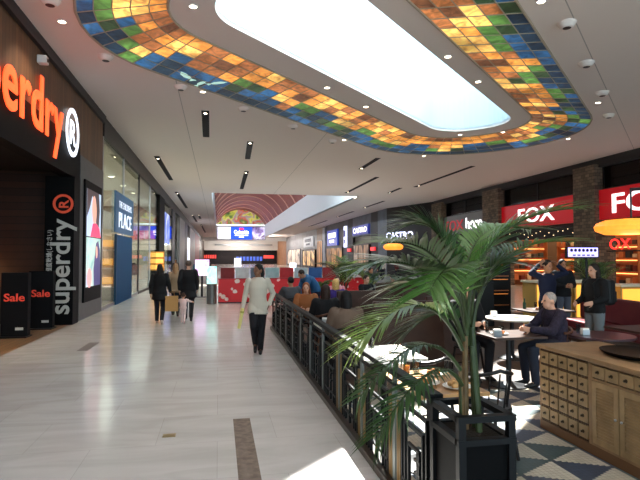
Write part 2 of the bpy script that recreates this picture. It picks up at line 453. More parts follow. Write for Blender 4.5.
# pale leaping fish painted on two of the blue panes
fm = MB()
for k, (u_, v_, s_, a_) in enumerate([(9.4, 11.0, .34, .4), (10.3, 10.75, .3, 1.9), (10.05, 11.15, .26, 1.4)]):
    pts = [(-1, 0), (-.5, .32), (.2, .34), (.8, .05), (1.15, .35), (1.1, -.3), (.75, -.08), (.2, -.2), (-.5, -.18)]
    fm.prism([uv(u_+s_*(x*math.cos(a_)-y*math.sin(a_)), v_+s_*(x*math.sin(a_)+y*math.cos(a_))) for x, y in pts], -.012, -.002)
fm.build('painted_motif', mat('pale_paint', (190, 222, 208), .4, emit=(170, 210, 196), es=.5), band)

# second roof opening with the wooden vault
w = MB(); ZV = 9.9
w.quad((VX1, VY0, ZC), (VX1, VY1, ZC), (VX1, VY1, ZV), (VX1, VY0, ZV))
w.quad((VX0, VY0, ZC), (VX0, VY1, ZC), (VX0, VY1, ZV), (VX0, VY0, ZV))
w.quad((VX0, VY0, ZC), (VX1, VY0, ZC), (VX1, VY0, ZV), (VX0, VY0, ZV))
struct(w.build('wall_vault', mat('vault_white', (226, 234, 240), .8)))
cx = (VX0+VX1)/2; hw = (VX1-VX0)/2; rise = 3.7
Rv = (hw*hw+rise*rise)/(2*rise); zc = ZV+rise-Rv; ah = math.asin(hw/Rv)
def vpt(t, dr=0): a = -ah+2*ah*t; return (cx+(Rv-dr)*math.sin(a), zc+(Rv-dr)*math.cos(a))
w = MB(); NA = 24
for i in range(NA):
    (xa, za), (xb, zb) = vpt(i/NA), vpt((i+1)/NA)
    w.quad((xa, 46.2, za), (xb, 46.2, zb), (xb, VY1, zb), (xa, VY1, za))
vault = struct(w.build('ceiling_vault', mat('vault_boards', (132, 60, 46), .6, noise=.12, nscale=.6), smooth=True))
M_rib = mat('vault_rib_wood', (216, 166, 148), .6)
for k in range(9):
    y = 60+k*7.8; w = MB()
    for i in range(NA):
        (xa, za), (xb, zb) = vpt(i/NA), vpt((i+1)/NA); (xc, zd), (xe, ze) = vpt(i/NA, .12), vpt((i+1)/NA, .12)
        w.quad((xa, y, za), (xb, y, zb), (xe, y, ze), (xc, y, zd)); w.quad((xc, y, zd), (xe, y, ze), (xe, y+.5, ze), (xc, y+.5, zd))
    o = w.build('rib', M_rib, vault, smooth=True)
# end wall of the vault: mural above, LED screen below
struct(slab('wall_vault_end', M_white, VX0-3.6, 17, VY1, VY1+.3, 5.9, 9.7))
mu = MB(); poly = [vpt(i/NA, -.05) for i in range(NA+1)]
mu.prism([(x, z) for x, z in poly], 0, .25, Matrix.Translation((0, VY1+.2, 0)) @ Matrix.Rotation(R(90), 4, 'X'))
tag(mu.build('mural', blotch_mat('mural_paint', [(60, 80, 50), (110, 136, 60), (206, 196, 80), (140, 140, 146), (190, 90, 60), (80, 104, 60), (210, 200, 110)], .45, .35)), 'half-round mural of green and yellow foliage closing the wooden vault', 'mural')
sc = thing('led_screen', 'wide advertising screen with a blue middle under the half-round mural', 'screen', (5.5, VY1-.1, 6.25))
MB().box(-5.9, 5.9, 0, .1, 0, 3.15).build('screen_frame', M_dark, sc)
MB().box(-5.8, -2.6, -.03, 0, .08, 3.07).build('display', blotch_mat('screen_pale_picture', [(236, 238, 246), (206, 208, 230), (250, 250, 252), (190, 160, 190)], .7, .6), sc)
MB().box(-2.6, 2.6, -.03, 0, .08, 3.07).build('display', glow('screen_blue', (24, 66, 214), 1.2), sc)
MB().box(2.6, 5.8, -.03, 0, .08, 3.07).build('display', blotch_mat('screen_people_picture', [(60, 50, 80), (120, 100, 150), (200, 196, 220), (90, 70, 100)], .6, .9), sc)
text('lettering', 'Columbia', glow('screen_white', (250, 250, 255), 1.6), 1.2, sc, (0, -.05, 1.45), ROT_F, align='CENTER', width=3.6, offset=.03)
mk = MB().box(-.55, .55, -.06, -.03, 2.35, 2.85).build('logo_patch', glow('screen_red', (226, 40, 70), 1.2), sc)
MB().box(-1.6, 1.6, -.05, -.03, .95, 1.15).box(-.6, .6, -.05, -.03, .5, .7).build('small_print', MATS['screen_white'], sc)
# end of the mall
struct(slab('wall_end', mat('end_wall_dark', (34, 30, 34), .6), -4, 19, 150, 150.3, 0, 3.9))
struct(slab('wall_end_bulkhead', M_white, -4, 19, 148, 150.3, 3.9, 6.8))
struct(slab('trim_1', M_steel, -1, 15, 147.6, 148, 5.2, 5.6))
ds = thing('end_shop_sign', 'row of small red lit letters over the shop at the mall end', 'sign', (-2.6, 149.9, 1.6))
for k in range(6): MB().box(-1.6+k*.62, -1.15+k*.62, -.1, 0, 0, 1.0).build('lit_letter', glow('far_red', (220, 70, 64), .55), ds)
ds = thing('end_shop_sign', 'row of small blue lit letters at the mall end behind the banners', 'sign', (8.5, 149.9, .9))
for k in range(8): MB().box(-3.5+k*.95, -2.85+k*.95, -.1, 0, 0, 1.2).build('lit_letter', glow('far_blue', (60, 90, 190), .5), ds)
ds = thing('end_shop_sign', 'short red lit strip sign beside blue letters at the mall end', 'sign', (14.2, 149.9, 1.6))
MB().box(-1.5, 1.5, -.1, 0, 0, .9).build('lit_panel', MATS['far_red'], ds)
# outer shell: near side wall; end behind the camera left open for daylight
struct(slab('wall_left', M_wood, -4.2, -4.0, -6, 6, 0, 6.86))

# ------------------------------------------------------------------ left: clothing shop
struct(slab('wall_left_fascia', M_wood, -4.15, -4.0, 6, 19.2, 5.15, 6.8))
struct(slab('wall_left_fascia_low', M_wood, -4.15, -4.0, 16.2, 19.2, 4.85, 5.15))
struct(slab('wall_left_lintel', M_black, -4.3, -3.99, 6, 16.19, 4.1, 5.15))
struct(slab('trim_2', M_dark, -4.15, -3.9, 6, 19.2, 6.55, 6.8))
struct(slab('wall_shop_back', M_dwood, -10, -9.9, 4, 16.2, 0, 4.3))
struct(slab('wall_shop_side', M_dwood, -10, -4.3, 16.0, 16.2, 0, 4.3))
struct(slab('wall_shop_near', M_dwood, -10, -4.2, 4, 4.2, 0, 4.3))
struct(slab('ceiling_shop', mat('shop_black_ceiling', (26, 24, 24), .7), -10, -4.0, 4, 16.2, 4.3, 4.4))
struct(slab('wall_left_near', M_dwood, -4.2, -4.0, 4, 6.2, 0, 4.3))
M_orange = glow('orange_letters', (255, 84, 40), 1.25)
sg = thing('shop_sign', 'huge glowing orange shop name letters on the dark wood fascia', 'shop sign', (-3.98, 6.0, 4.1))
text('lettering', 'superdry', M_orange, 1.78, sg, (.03, 2.1, .62), ROT_L, extrude=.015, offset=.02, width=6.2, space=1.06)
rg = MB(); rg.lathe([(.5, 0), (.61, 0), (.61, .03), (.5, .03), (.5, 0)], n=40, sx=1, sy=1.08, capb=False, capt=False)
o = rg.build('registered_ring', glow('white_letters', (232, 238, 250), 1.1), sg); o.location = (.03, 9.15, 1.16); o.rotation_euler = (0, R(90), 0); o.rotation_euler = ROT_L
text('registered_letter', 'R', MATS['white_letters'], .95, sg, (.05, 8.88, .82), ROT_L, extrude=.01, offset=.004, width=.56)
bn = thing('shop_banner', 'tall black panel lettered with the shop name running upwards', 'sign panel', (-3.93, 15.4, 0))
MB().box(-.75, 0, 0, .58, 0, 4.09).build('panel', M_black, bn)
M_gl = mat('pale_grey_letters', (168, 168, 164), .5, emit=(186, 186, 182), es=.06)
def up_text(name, body, m, x, z, size, width, off):
    o = text(name, body, m, size, bn, (0, 0, 0), (0, 0, 0), extrude=.006, offset=off, width=width)
    o.matrix_local = Matrix.Translation((x, -.012, z)) @ Euler(ROT_F).to_matrix().to_4x4() @ Matrix.Rotation(R(90), 4, 'Z')
    return o
up_text('lettering', 'superdry', M_gl, -.1, .3, .72, 2.62, .012)
up_text('small_lettering', '極度乾燥(しなさい)', M_gl, -.56, 1.45, .16, 1.15, .002)
rg = MB(); rg.lathe([(.2, 0), (.265, 0), (.265, .02), (.2, .02), (.2, 0)], n=32, capb=False, capt=False)
M_dor = mat('dim_orange_letters', (196, 74, 50), .5, emit=(196, 74, 50), es=.18)
o = rg.build('registered_ring', M_dor, bn); o.location = (-.28, -.012, 3.33); o.rotation_euler = ROT_F
o = up_text('registered_letter', 'R', M_dor, -.155, 3.22, .34, .22, .006)
def sale_stand(loc, label):
    t = thing('sale_stand', label, 'sale stand', loc, 0, 'sale stands')
    MB().box(-.29, .29, -.1, .1, .03, 1.5).build('panel', mat('stand_black', (18, 18, 21), .6, spec=.1), t, bevel=.01)
    MB().box(-.3, .3, -.2, .2, 0, .03).build('foot_plate', M_dark, t)
    text('lettering', 'Sale', mat('sale_red', (226, 74, 58), .5, emit=(226, 74, 58), es=.1), .25, t, (0, -.107, .84), ROT_F, align='CENTER', width=.44, offset=.004)
    MB().box(.03, .2, -.105, -.1, .17, .23).build('small_print', M_gl, t)
    return t
sale_stand((-4.63, 13.3, 0), 'black sale stand with orange lettering standing further out on the shop floor')
sale_stand((-4.5, 14.7, 0), 'black sale stand with orange lettering close against the black lettered panel')
# racks, lamp and clothed forms deeper in the shop
def garment_form(loc, label, rgb, nm):
    t = thing('dress_form', label, 'dress form', loc, random.uniform(-.6, .6))
    MB().cone((0, 0, 0), (0, 0, .03), .22, .2, 20).cone((0, 0, .03), (0, 0, .85), .02, .02, 8).build('stand', M_dark, t)
    MB().lathe([(.17, .8), (.19, .95), (.15, 1.15), (.2, 1.38), (.2, 1.5), (.09, 1.6), (.06, 1.68), (.05, 1.7)], n=20, sy=.65).build('garment', mat(nm, rgb, .85), t, smooth=True)
garment_form((-7.4, 15.4, 0), 'dress form in a brown coat deep in the clothing shop', (110, 66, 42), 'brown_coat')
garment_form((-7.9, 14.6, 0), 'dress form in a charcoal jacket deep in the clothing shop', (40, 38, 40), 'charcoal_jacket')
sh = thing('display_shelf', 'dark wood wall shelving with folded clothes deep in the clothing shop', 'shelf', (-9.6, 12.5, 0))
MB().box(-.25, .25, -3, 3, 0, .1).box(-.25, .25, -3, 3, .9, .95).box(-.25, .25, -3, 3, 1.7, 1.75).box(-.25, .25, -3, 3, 2.5, 2.55).box(-.25, -.2, -3, 3, 0, 3).build('shelf_board', M_dwood, sh)
rc = random.Random(3)
CL = [(120, 60, 40), (60, 60, 70), (150, 120, 90), (90, 40, 40), (50, 66, 58)]
for k in range(18):
    zz = [.95, 1.75, 2.55][k % 3]; yy = 9.8+(k//3)*1.05
    tag(MB().obox((-9.55, yy, zz+.14), .34, .5, .26, 0).build('folded_clothes', mat('cloth_%d' % (k % 5), CL[k % 5], .9), bevel=.03), 'folded pile of clothes on the dark shelving in the clothing shop', 'folded clothes', 'folded clothes on dark shelving')
lp = thing('table_lamp', 'small warm glowing lamp on a table inside the clothing shop', 'lamp', (-6.55, 15.3, .78))
MB().cone((0, 0, 0), (0, 0, .03), .1, .1, 16).cone((0, 0, .03), (0, 0, .64), .02, .02, 8).build('base', M_dark, lp)
MB().lathe([(.2, .6), (.14, .94)], n=20, capb=False, capt=False).build('lamp_shade', glow('warm_shade', (255, 170, 90), 2.2), lp, smooth=True)
tb = thing('side_table', 'dark wooden table carrying the warm lamp in the clothing shop', 'table', (-6.6, 15.3, 0))
MB().box(-.5, .5, -.4, .4, .72, .78).build('tabletop', M_dwood, tb)
for sx in (-1, 1):
    for sy in (-1, 1): MB().box(sx*.44-.03, sx*.44+.03, sy*.34-.03, sy*.34+.03, 0, .72).build('leg', M_dwood, tb)

# pier with the digital screen
struct(slab('wall_left_pier', M_grey, -4.4, -3.97, 16.2, 19.2, 0, 4.85))
ds = thing('digital_screen', 'tall portrait advertising screen set in the grey pier', 'screen', (-3.97, 17.65, .5))
MB().box(0, .06, -1.12, 1.12, 0, 3.7).build('screen_frame', M_black, ds, bevel=.01)
el = lambda cy, cz, a, b, n=24, rot=0: [(cy+a*math.cos(2*PI*k/n)*math.cos(rot)-b*math.sin(2*PI*k/n)*math.sin(rot), cz+a*math.cos(2*PI*k/n)*math.sin(rot)+b*math.sin(2*PI*k/n)*math.cos(rot)) for k in range(n)]
def flat_poly(name, pts, x, m):   # pts (y, z)
    f = MB(); f.prism([(a, b) for a, b in pts], 0, .004, Matrix.Translation((x, 0, 0)) @ Matrix(((0, 0, 1, 0), (1, 0, 0, 0), (0, 1, 0, 0), (0, 0, 0, 1))))
    return f.build(name, m, ds)
flat_poly('upper_display', [(-.95, 2.0), (.95, 2.0), (.95, 3.45), (-.95, 3.45)], .062, glow('display_sky', (186, 206, 230), .55))
flat_poly('lower_display', [(-.95, .45), (.95, .45), (.95, 1.97), (-.95, 1.97)], .062, blotch_mat('display_shop_photo', [(150, 190, 190), (200, 226, 216), (170, 190, 220)], 1.2, .5))
flat_poly('picture_figure', [(.05, .45), (.0, 1.0), (.2, 1.5), (.3, 1.8), (.6, 1.9), (.85, 1.6), (.95, 1.0), (.95, .45)], .066, glow('display_indigo', (58, 54, 110), .5))
flat_poly('picture_figure_face', el(.38, 1.52, .13, .2, 24, .1), .07, glow('display_skin', (222, 166, 146), .6))
flat_poly('picture_hair', [(-.95, 2.6), (-.95, 3.45), (.6, 3.45), (.75, 2.9), (.62, 2.3), (.3, 2.25), (.2, 3.0), (-.3, 3.3), (-.6, 2.9)], .067, glow('display_hair', (64, 48, 50), .5))
flat_poly('picture_face', el(-.02, 2.85, .3, .46, 28, .15), .072, glow('display_skin', (222, 166, 146), .6))
flat_poly('picture_clothing', [(-.5, 2.0), (-.2, 2.42), (.25, 2.45), (.7, 2.3), (.9, 2.0)], .074, glow('display_magenta', (214, 50, 92), .9))
flat_poly('picture_hand', el(-.55, .72, .28, .3), .07, glow('display_pink', (232, 150, 150), .8))

# ------------------------------------------------------------------ left: glazed children's shop
struct(slab('wall_left_header', M_dark, -4.2, -3.95, 19.2, 152, 6.1, 6.8))
struct(slab('ceiling_boutique', M_cream, -10, -4.0, 19.2, 152, 6.1, 6.2))
struct(slab('wall_boutique_back', M_cream, -10.1, -10, 16.2, 152, 0, 6.2))
struct(slab('wall_boutique_divide', M_cream, -10, -4.3, 46, 46.2, 0, 6.1))
struct(slab('wall_boutique_near', M_cream, -10, -4.2, 19.1, 19.2, 0, 6.2))
for i, (y0, y1) in enumerate([(19.25, 23.3), (23.4, 27.6), (27.8, 32.0), (32.1, 36.2)]):
    o = struct(slab('window_%d' % (i+2), M_glass, -4.03, -4.01, y0, y1, .12, 6.1))
    f = MB().box(-4.07, -3.98, y0-.03, y0+.04, 0, 6.1).box(-4.07, -3.98, y0, y1, 0, .12)
    f.build('window_frame', M_dark if i == 2 else M_steel, o)
struct(slab('wall_left_mullion', M_black, -4.2, -3.9, 36.3, 39.6, 0, 6.1))
sg = thing('shop_sign', 'blue panel with white lettering hung behind the children\'s shop glass', 'shop sign', (-3.94, 23.45, 2.85))
MB().box(-.05, 0, -2.15, 2.15, 0, 1.62).build('panel', mat('sign_blue', (48, 88, 122), .5, emit=(48, 88, 122), es=.12), sg)
text('lettering', 'PLACE', glow('dim_white_letters', (214, 224, 236), .6), .9, sg, (.01, -1.45, .22), ROT_L, width=3.0, offset=.0)
text('small_lettering', "THE CHILDREN'S", MATS['dim_white_letters'], .4, sg, (.01, -1.45, 1.02), ROT_L, width=3.0, offset=-.004, extrude=.004)
pt = thing('blue_portal', 'tall plain blue door panel in the glazed children\'s shopfront', 'door panel', (-3.96, 23.4, 0))
MB().box(-.04, .03, -1.8, 1.8, 0, 2.75).build('panel', mat('portal_blue', (8, 70, 112), .6, spec=.1), pt)
for q in (-1.83, 1.83): MB().box(-.05, .04, q-.03, q+.03, 0, 2.78).build('panel_edge', mat('portal_edge', (14, 60, 92), .4), pt)
# lit shelving with goods seen through the glass
M_gold = glow('gold_lit_shelf', (255, 178, 84), .8)
def wall_shelf(loc, label, n, w, grp, rgbs, goods, glab):
    t = thing('display_shelf', label, 'shelf', loc)
    MB().box(-.3, -.26, -w/2, w/2, 0, .9*n+.1).build('back_panel', M_cream, t)
    for k in range(n):
        MB().box(-.26, .1, -w/2, w/2, .4+.85*k, .45+.85*k).build('shelf_board', M_white, t)
        MB().box(-.25, -.2, -w/2+.05, w/2-.05, 1.1+.85*k, 1.14+.85*k).build('light_strip', M_gold, t)
    q = 0
    for k in range(n):
        y = loc[1]-w/2+.3
        while y < loc[1]+w/2-.3:
            hgt = rc.uniform(.25, .5); c = rgbs[q % len(rgbs)]
            tag(MB().box(loc[0]-.2, loc[0]+.05, y, y+.32, .45+.85*k, .45+.85*k+hgt).build(goods, mat('goods_%d_%d_%d' % c, c, .7), bevel=.02), glab, 'goods', grp)
            y += .62; q += 1
wall_shelf((-6.2, 21.2, 0), 'white lit shelving by the pier inside the children\'s shop', 3, 2.6, 'boxes on the lit shelving', [(250, 200, 120), (200, 120, 80), (236, 230, 220), (120, 140, 170)], 'goods_box', 'small box of goods on the lit white shelving just past the grey pier')
wall_shelf((-6.5, 30.5, 0), 'white lit shelving beyond the blue door panel', 3, 4.5, 'boxes on the far lit shelving', [(60, 60, 66), (150, 60, 50), (220, 210, 200), (60, 90, 140)], 'goods_box', 'small box of goods on the lit white shelving beyond the blue door panel')
for (y0, y1, z0, z1, c, lb) in [(-7.2, -6.2, 3.35, 4.1, (196, 60, 48), 'red hanging banner inside the children\'s shop window'), (-6.1, -4.5, 3.4, 4.1, (206, 84, 50), 'long orange red banner high in the shop window'), (-7.2, -4.5, 4.15, 4.5, (70, 70, 170), 'narrow violet blue banner above the orange red one')]:
    tag(slab('hanging_banner', mat('banner_%d' % c[0], c, .6, emit=c, es=.3), y0, y1, 45.85, 45.9, z0, z1), lb, 'banner')
gs = thing('lit_showcase', 'golden glowing showcase jutting from the shopfronts above the walkers', 'showcase', (-3.92, 35.6, 1.0))
MB().box(-.42, .42, -.15, .15, 0, 1.25).build('case', mat('case_gold', (196, 140, 60), .4), gs)
for k in range(3):
    MB().box(-.37, .37, -.18, -.15, .08+.4*k, .36+.4*k).build('lit_pane', M_gold, gs)
MB().box(-.42, .42, -.15, .15, -1.0, 0).build('plinth', M_dark, gs)
ps = thing('window_poster', 'blue and white poster high in a shop window past the dark mullion', 'poster', (-3.98, 42.5, 2.9))
MB().box(-.03, 0, -2, 2, 0, 2.4).build('sheet', blotch_mat('poster_blue_white', [(236, 240, 250), (70, 96, 190), (150, 170, 230)], .7, .5), ps)
struct(slab('window_6', M_glass, -4.03, -4.01, 39.6, 46.5, .1, 6.1))
for i, (y0, y1, c, nm) in enumerate([(47, 50, (22, 24, 30), 'dark'), (56, 64, (150, 146, 142), 'pale'), (64, 70, (24, 22, 24), 'dark'), (76, 92, (150, 140, 132), 'pale'), (92, 112, (150, 50, 48), 'red'), (112, 150, (66, 50, 46), 'brown')]):
    struct(slab('wall_left_front' if i == 0 else 'wall_left_front.%03d' % i, mat('shopfront_'+nm, c, .5, noise=.15, nscale=.8), -4.25, -3.98, y0, y1, 0, 6.1))
rp_ = thing('lit_shopfront', 'distant shopfront with pale lit panels on the side of the sale stands', 'shopfront', (-4.0, 73, 0))
MB().box(-.1, 0, -2.8, 2.8, .0, 4.5).build('lit_panel', glow('pale_lit_panel', (220, 226, 240), .8), rp_)

# ------------------------------------------------------------------ right: row of shops
XR = 18.8
struct(slab('wall_right_header', M_dark, XR-.2, XR+.3, -6, 43, 6.35, 6.86))
struct(slab('wall_right', mat('near_wall_dark', (60, 54, 50), .6), XR, XR+.3, -6, 19, 0, 6.4))
struct(slab('wall_right_back', mat('store_back', (120, 78, 52), .6), 26.8, 27, -6, 152, 0, 6.8))
struct(slab('ceiling_stores', mat('store_ceiling', (92, 82, 74), .7), XR, 27, -6, 152, 6.6, 6.7))
struct(slab('wall_right_divide', mat('store_divide', (104, 80, 60), .6), XR+.6, 27, 32.7, 32.9, 0, 6.6))
for i, (y0, y1) in enumerate([(22.7, 24.3), (31.8, 33.9), (40.9, 42.9)]):
    struct(slab('column_%d' % (i+1), M_stone, XR-.45, XR+.7, y0, y1, 0, 6.5))
M_red = mat('sign_red', (196, 18, 30), .4, emit=(196, 18, 30), es=.16)
M_let = glow('sign_white', (250, 244, 246), 1.0)
def right_sign(y0, y1, label, words_, m, z0=3.72, z1=5.2):
    t = thing('shop_sign', label, 'shop sign', (XR-.12, (y0+y1)/2, z0))
    MB().box(-.08, .1, -(y1-y0)/2, (y1-y0)/2, 0, z1-z0).build('panel', m, t)
    for (s, yy, zz, wd, sz, mm) in words_:
        text('lettering', s, mm, sz, t, (-.1, yy, zz), ROT_R, width=wd, offset=.012, extrude=.02)
    return t
right_sign(24.3, 31.8, 'long red shop sign with white letters between two stone columns', [('FOX', 1.75, .28, 3.6, 1.25, M_let)], M_red)
right_sign(17.5, 22.7, 'red shop sign with large white letters past the last stone column', [('FOX', 1.7, .28, 3.9, 1.3, M_let)], M_red)
right_sign(33.9, 40.9, 'grey shop sign with a red and a white word', [('home', -.5, .3, 3.2, 1.25, M_let), ('FOX', 3.1, .3, 3.2, 1.15, mat('sign_dim_red', (170, 30, 40), .4, emit=(170, 30, 40), es=.4))], mat('sign_grey', (112, 112, 114), .5))
for i, (y0, y1) in enumerate([(17.5, 22.6), (24.4, 31.7), (34, 40.8)]):
    o = struct(slab('window_%d' % (i+8), M_dglass, XR+.02, XR+.04, y0, y1, 5.25, 6.35))
    f = MB().box(XR-.02, XR+.08, y0, y1, 5.2, 5.28)
    for k in range(3): f.box(XR-.02, XR+.08, y0+(y1-y0)*k/2-.04, y0+(y1-y0)*k/2+.04, 5.2, 6.4)
    f.build('window_frame', M_dark, o)
struct(slab('wall_right_canopy', mat('canopy_dark', (24, 20, 20), .6), XR+.05, XR+.3, 17.5, 41, 2.95, 3.72))
struct(slab('ceiling_store_lower', mat('lit_store_ceiling', (150, 138, 128), .7), XR+.6, 26.8, -6, 43, 5.0, 5.05))
# warm shelving inside
M_warm = glow('warm_strip', (255, 170, 96), 2.2)
M_shelf = mat('warm_shelf_wood', (170, 106, 64), .5)
GC = [(210, 120, 70), (120, 50, 40), (230, 200, 160), (90, 60, 50), (60, 60, 60), (180, 60, 50)]
def store_shelf(x, y, label, w=3.2, n=4, rz=0):
    t = thing('store_shelf', label, 'shelf', (x, y, 0), rz)
    MB().box(.2, .25, -w/2, w/2, 0, 3.3).box(-.2, .25, -w/2-.04, -w/2, 0, 3.3).box(-.2, .25, w/2, w/2+.04, 0, 3.3).build('carcass', M_shelf, t)
    for k in range(n):
        MB().box(-.2, .2, -w/2, w/2, .3+.75*k, .34+.75*k).build('shelf_board', M_shelf, t)
        MB().box(.12, .17, -w/2, w/2, .92+.75*k, .96+.75*k).build('light_strip', M_warm, t)
store_shelf(20.9, 32.35, 'wood shelving glowing warm against the dividing wall behind the raised arms', 2.6, 4, R(90))
for k in range(4):
    for j in range(5):
        c = GC[(k*3+j) % 6]; hgt = rc.uniform(.2, .42)
        tag(MB().box(19.75+j*.48, 20.05+j*.48, 32.2, 32.45, .34+.75*k, .34+.75*k+hgt).build('goods_box', mat('goods_%d_%d_%d' % c, c, .7), bevel=.02), 'small box of goods on the warm shelving behind the person with raised arms', 'goods', 'goods on the dividing wall shelving')
k_ = 0
for x, y, lb in [(22.5, 26, 'wood shelving glowing warm behind the red sign shop entrance'), (22.5, 29.6, 'wood shelving glowing warm beside the stone column inside the red shop'), (21.5, 21, 'wood shelving glowing warm behind the green plants'), (22.2, 36.5, 'wood shelving glowing warm under the grey shop sign')]:
    store_shelf(x, y, lb)
    for k in range(4):
        for j in range(6):
            c = GC[(k_*5+k+j*2) % 6]; hgt = rc.uniform(.2, .42)
            tag(MB().box(x-.15, x+.1, y-1.5+j*.5, y-1.18+j*.5, .34+.75*k, .34+.75*k+hgt).build('goods_box', mat('goods_%d_%d_%d' % c, c, .7), bevel=.02), 'small box of goods on warm wooden shelving in the red sign shop', 'goods', 'goods on the warm shelving')
    k_ += 1
# string of small lights under the long red sign
sl = thing('light_string', 'string of tiny warm lights under the long red sign', 'string lights', (XR-.2, 28, 3.65))
MB().tube([(0, -3.7+.37*k, -.12-.1*abs(math.sin(k*.8))) for k in range(21)], .012).build('wire', M_dark, sl)
for k in range(18): MB().ball((0.05, -3.65+.41*k, -.2-.4*rc.random()), .03, n=6).build('bulb', glow('tiny_bulb', (255, 220, 170), 1.2), sl)
# angled dark corner and the farther shops
w = MB(); w.quad((18.8, 42.9, 0), (16.6, 50, 0), (16.6, 50, 6.8), (18.8, 42.9, 6.8)); w.quad((18.9, 42.9, 0), (18.9, 42.9, 6.8), (16.7, 50, 6.8), (16.7, 50, 0))
struct(w.build('wall_right_corner', mat('corner_dark', (40, 36, 36), .35)))
XF = 16.6
def far_bay(y0, y1, rgb, nm, z1=6.8, z0=0, x=0, es=0):
    global FB
    o = slab('wall_right_front' if FB == 0 else 'wall_right_front.%03d' % FB, mat('rbay_'+nm, rgb, .5, noise=.2, nscale=.9, emit=rgb if es else None, es=es), XF+x, XF+.4, y0, y1, z0, z1); FB += 1
    return struct(o)
FB = 0
far_bay(50, 53, (86, 96, 108), 'bluegrey'); far_bay(53, 55.5, (30, 28, 30), 'dark'); far_bay(55.5, 63.5, (96, 86, 78), 'castro', 4.4, 0, .3)
far_bay(55.5, 63.5, (98, 104, 116), 'castroupper', 6.8, 4.4); far_bay(63.5, 66, (26, 24, 26), 'dark'); far_bay(66, 68, (70, 70, 80), 'mid'); far_bay(68, 80, (64, 60, 60), 'mid2'); far_bay(80, 82, (170, 172, 180), 'palepier', 6.6, 0, -.2)
far_bay(82, 88, (150, 122, 96), 'tan'); far_bay(88, 104, (150, 148, 146), 'whitefront', 6.8, 3.4); far_bay(88, 104, (130, 96, 66), 'warmfront', 3.4, 0, .2); far_bay(104, 129, (150, 150, 154), 'endfront'); far_bay(129, 150, (170, 130, 100), 'tanend')
def far_sign(yc, zc_, w_, h_, label, s, m, ml, wd):
    t = thing('shop_sign', label, 'shop sign', (XF-.1, yc, zc_))
    MB().box(-.1, .1, -w_/2, w_/2, 0, h_).build('panel', m, t)
    if s: text('lettering', s, ml, h_*.75, t, (-.12, wd/2, h_*.24), ROT_R, width=wd, offset=.02)
    else: MB().box(-.14, -.1, -w_*.35, w_*.35, h_*.5, h_*.8).box(-.14, -.1, -w_*.2, w_*.2, h_*.18, h_*.36).build('lettering', ml, t)
    return t
M_blu = mat('sign_navy', (40, 50, 130), .4, emit=(40, 50, 140), es=.4)
far_sign(59.5, 4.55, 7, 1.1, 'violet blue shop sign with white lettering over a tall window', 'CASTRO', M_blu, M_let, 6)
far_sign(74.9, 3.6, 7.0, 2.3, 'square royal blue shop sign with white marks farther along', None, mat('sign_royal', (24, 50, 150), .4, emit=(24, 50, 150), es=.5), M_let, 1)
far_sign(96, 3.8, 10, 1.9, 'pale framed shop sign with dark marks near the vault', None, mat('sign_pale', (196, 196, 198), .5, emit=(196, 196, 198), es=.2), mat('dark_marks', (50, 54, 80), .5), 1)
far_sign(67, 3.2, 1.2, 2.8, 'narrow upright lit sign between dark shopfronts', None, glow('pale_lit_sign', (214, 220, 250), .9), mat('violet_marks', (90, 90, 180), .5), 1)
cs = thing('shop_sign', 'white glowing letters on the dark corner glass behind the palm', 'shop sign', (17.55, 46.4, 3.6)); cs.rotation_euler.z = math.atan2(7.1, -2.2)-R(180)
text('lettering', 'CASTRO', glow('bluewhite_letters', (216, 222, 255), 2.2), .95, cs, (-3.5, -.05, .05), ROT_F, width=4.2, offset=.0)
MB().box(-3.55, .8, -.02, .02, -.08, -.03).build('mounting_rail', M_dark, cs)
for yy, lb in [(65, 'small red lit sign low between the dark shopfronts'), (54.5, 'small red lit sign beside the blue grey pier')]:
    tag(MB().box(XF-.16, XF-.02, yy-.8, yy+.8, 2.6, 3.0).build('hanging_sign', glow('small_red_sign', (200, 36, 40), .9)), lb, 'sign')

# lit windows of the far shops on the same side as the cafe
for y0, y1, z1, c, e, lb in [(56.2, 62.8, 3.3, [(70, 50, 40), (190, 150, 120), (90, 70, 60), (226, 200, 180)], .35, 'tall shop window with pale goods under the violet blue sign'), (69, 79.4, 3.2, [(60, 44, 36), (206, 150, 90), (80, 60, 50), (150, 110, 70)], .45, 'warm lit shop window under the square blue sign'),
                            (83, 87, 4.6, [(170, 120, 80), (216, 160, 110), (130, 90, 60)], .4, 'narrow tan lit shop window past the pale pier'), (89.5, 102.5, 3.1, [(110, 80, 56), (255, 210, 150), (80, 60, 46), (190, 140, 96)], .6, 'wide warm lit shop window under the pale framed sign'), (106, 126, 3.6, [(120, 110, 110), (230, 210, 190), (90, 80, 84)], .45, 'pale lit shop window nearest the wooden vault end')]:
    xo = .1 if y0 > 56.5 or True else 0
    t = thing('lit_shopfront', lb, 'shopfront', (XF-.03, (y0+y1)/2, 0))
    w_ = (y1-y0)/2
    MB().box(-.04, 0, -w_, w_, .35, z1).build('display', blotch_mat('shop_window_%d' % y0, c, .4, e*.75), t)
    f = MB().box(-.09, .33, -w_-.1, -w_, 0, z1+.1).box(-.09, .33, w_, w_+.1, 0, z1+.1).box(-.09, .33, -w_, w_, z1, z1+.1).box(-.09, .33, -w_, w_, 0, .35)
    for k in (1, 2): f.box(-.09, -.04, -w_+2*w_*k/3-.05, -w_+2*w_*k/3+.05, .35, z1)
    f.build('window_frame', M_dark, t)

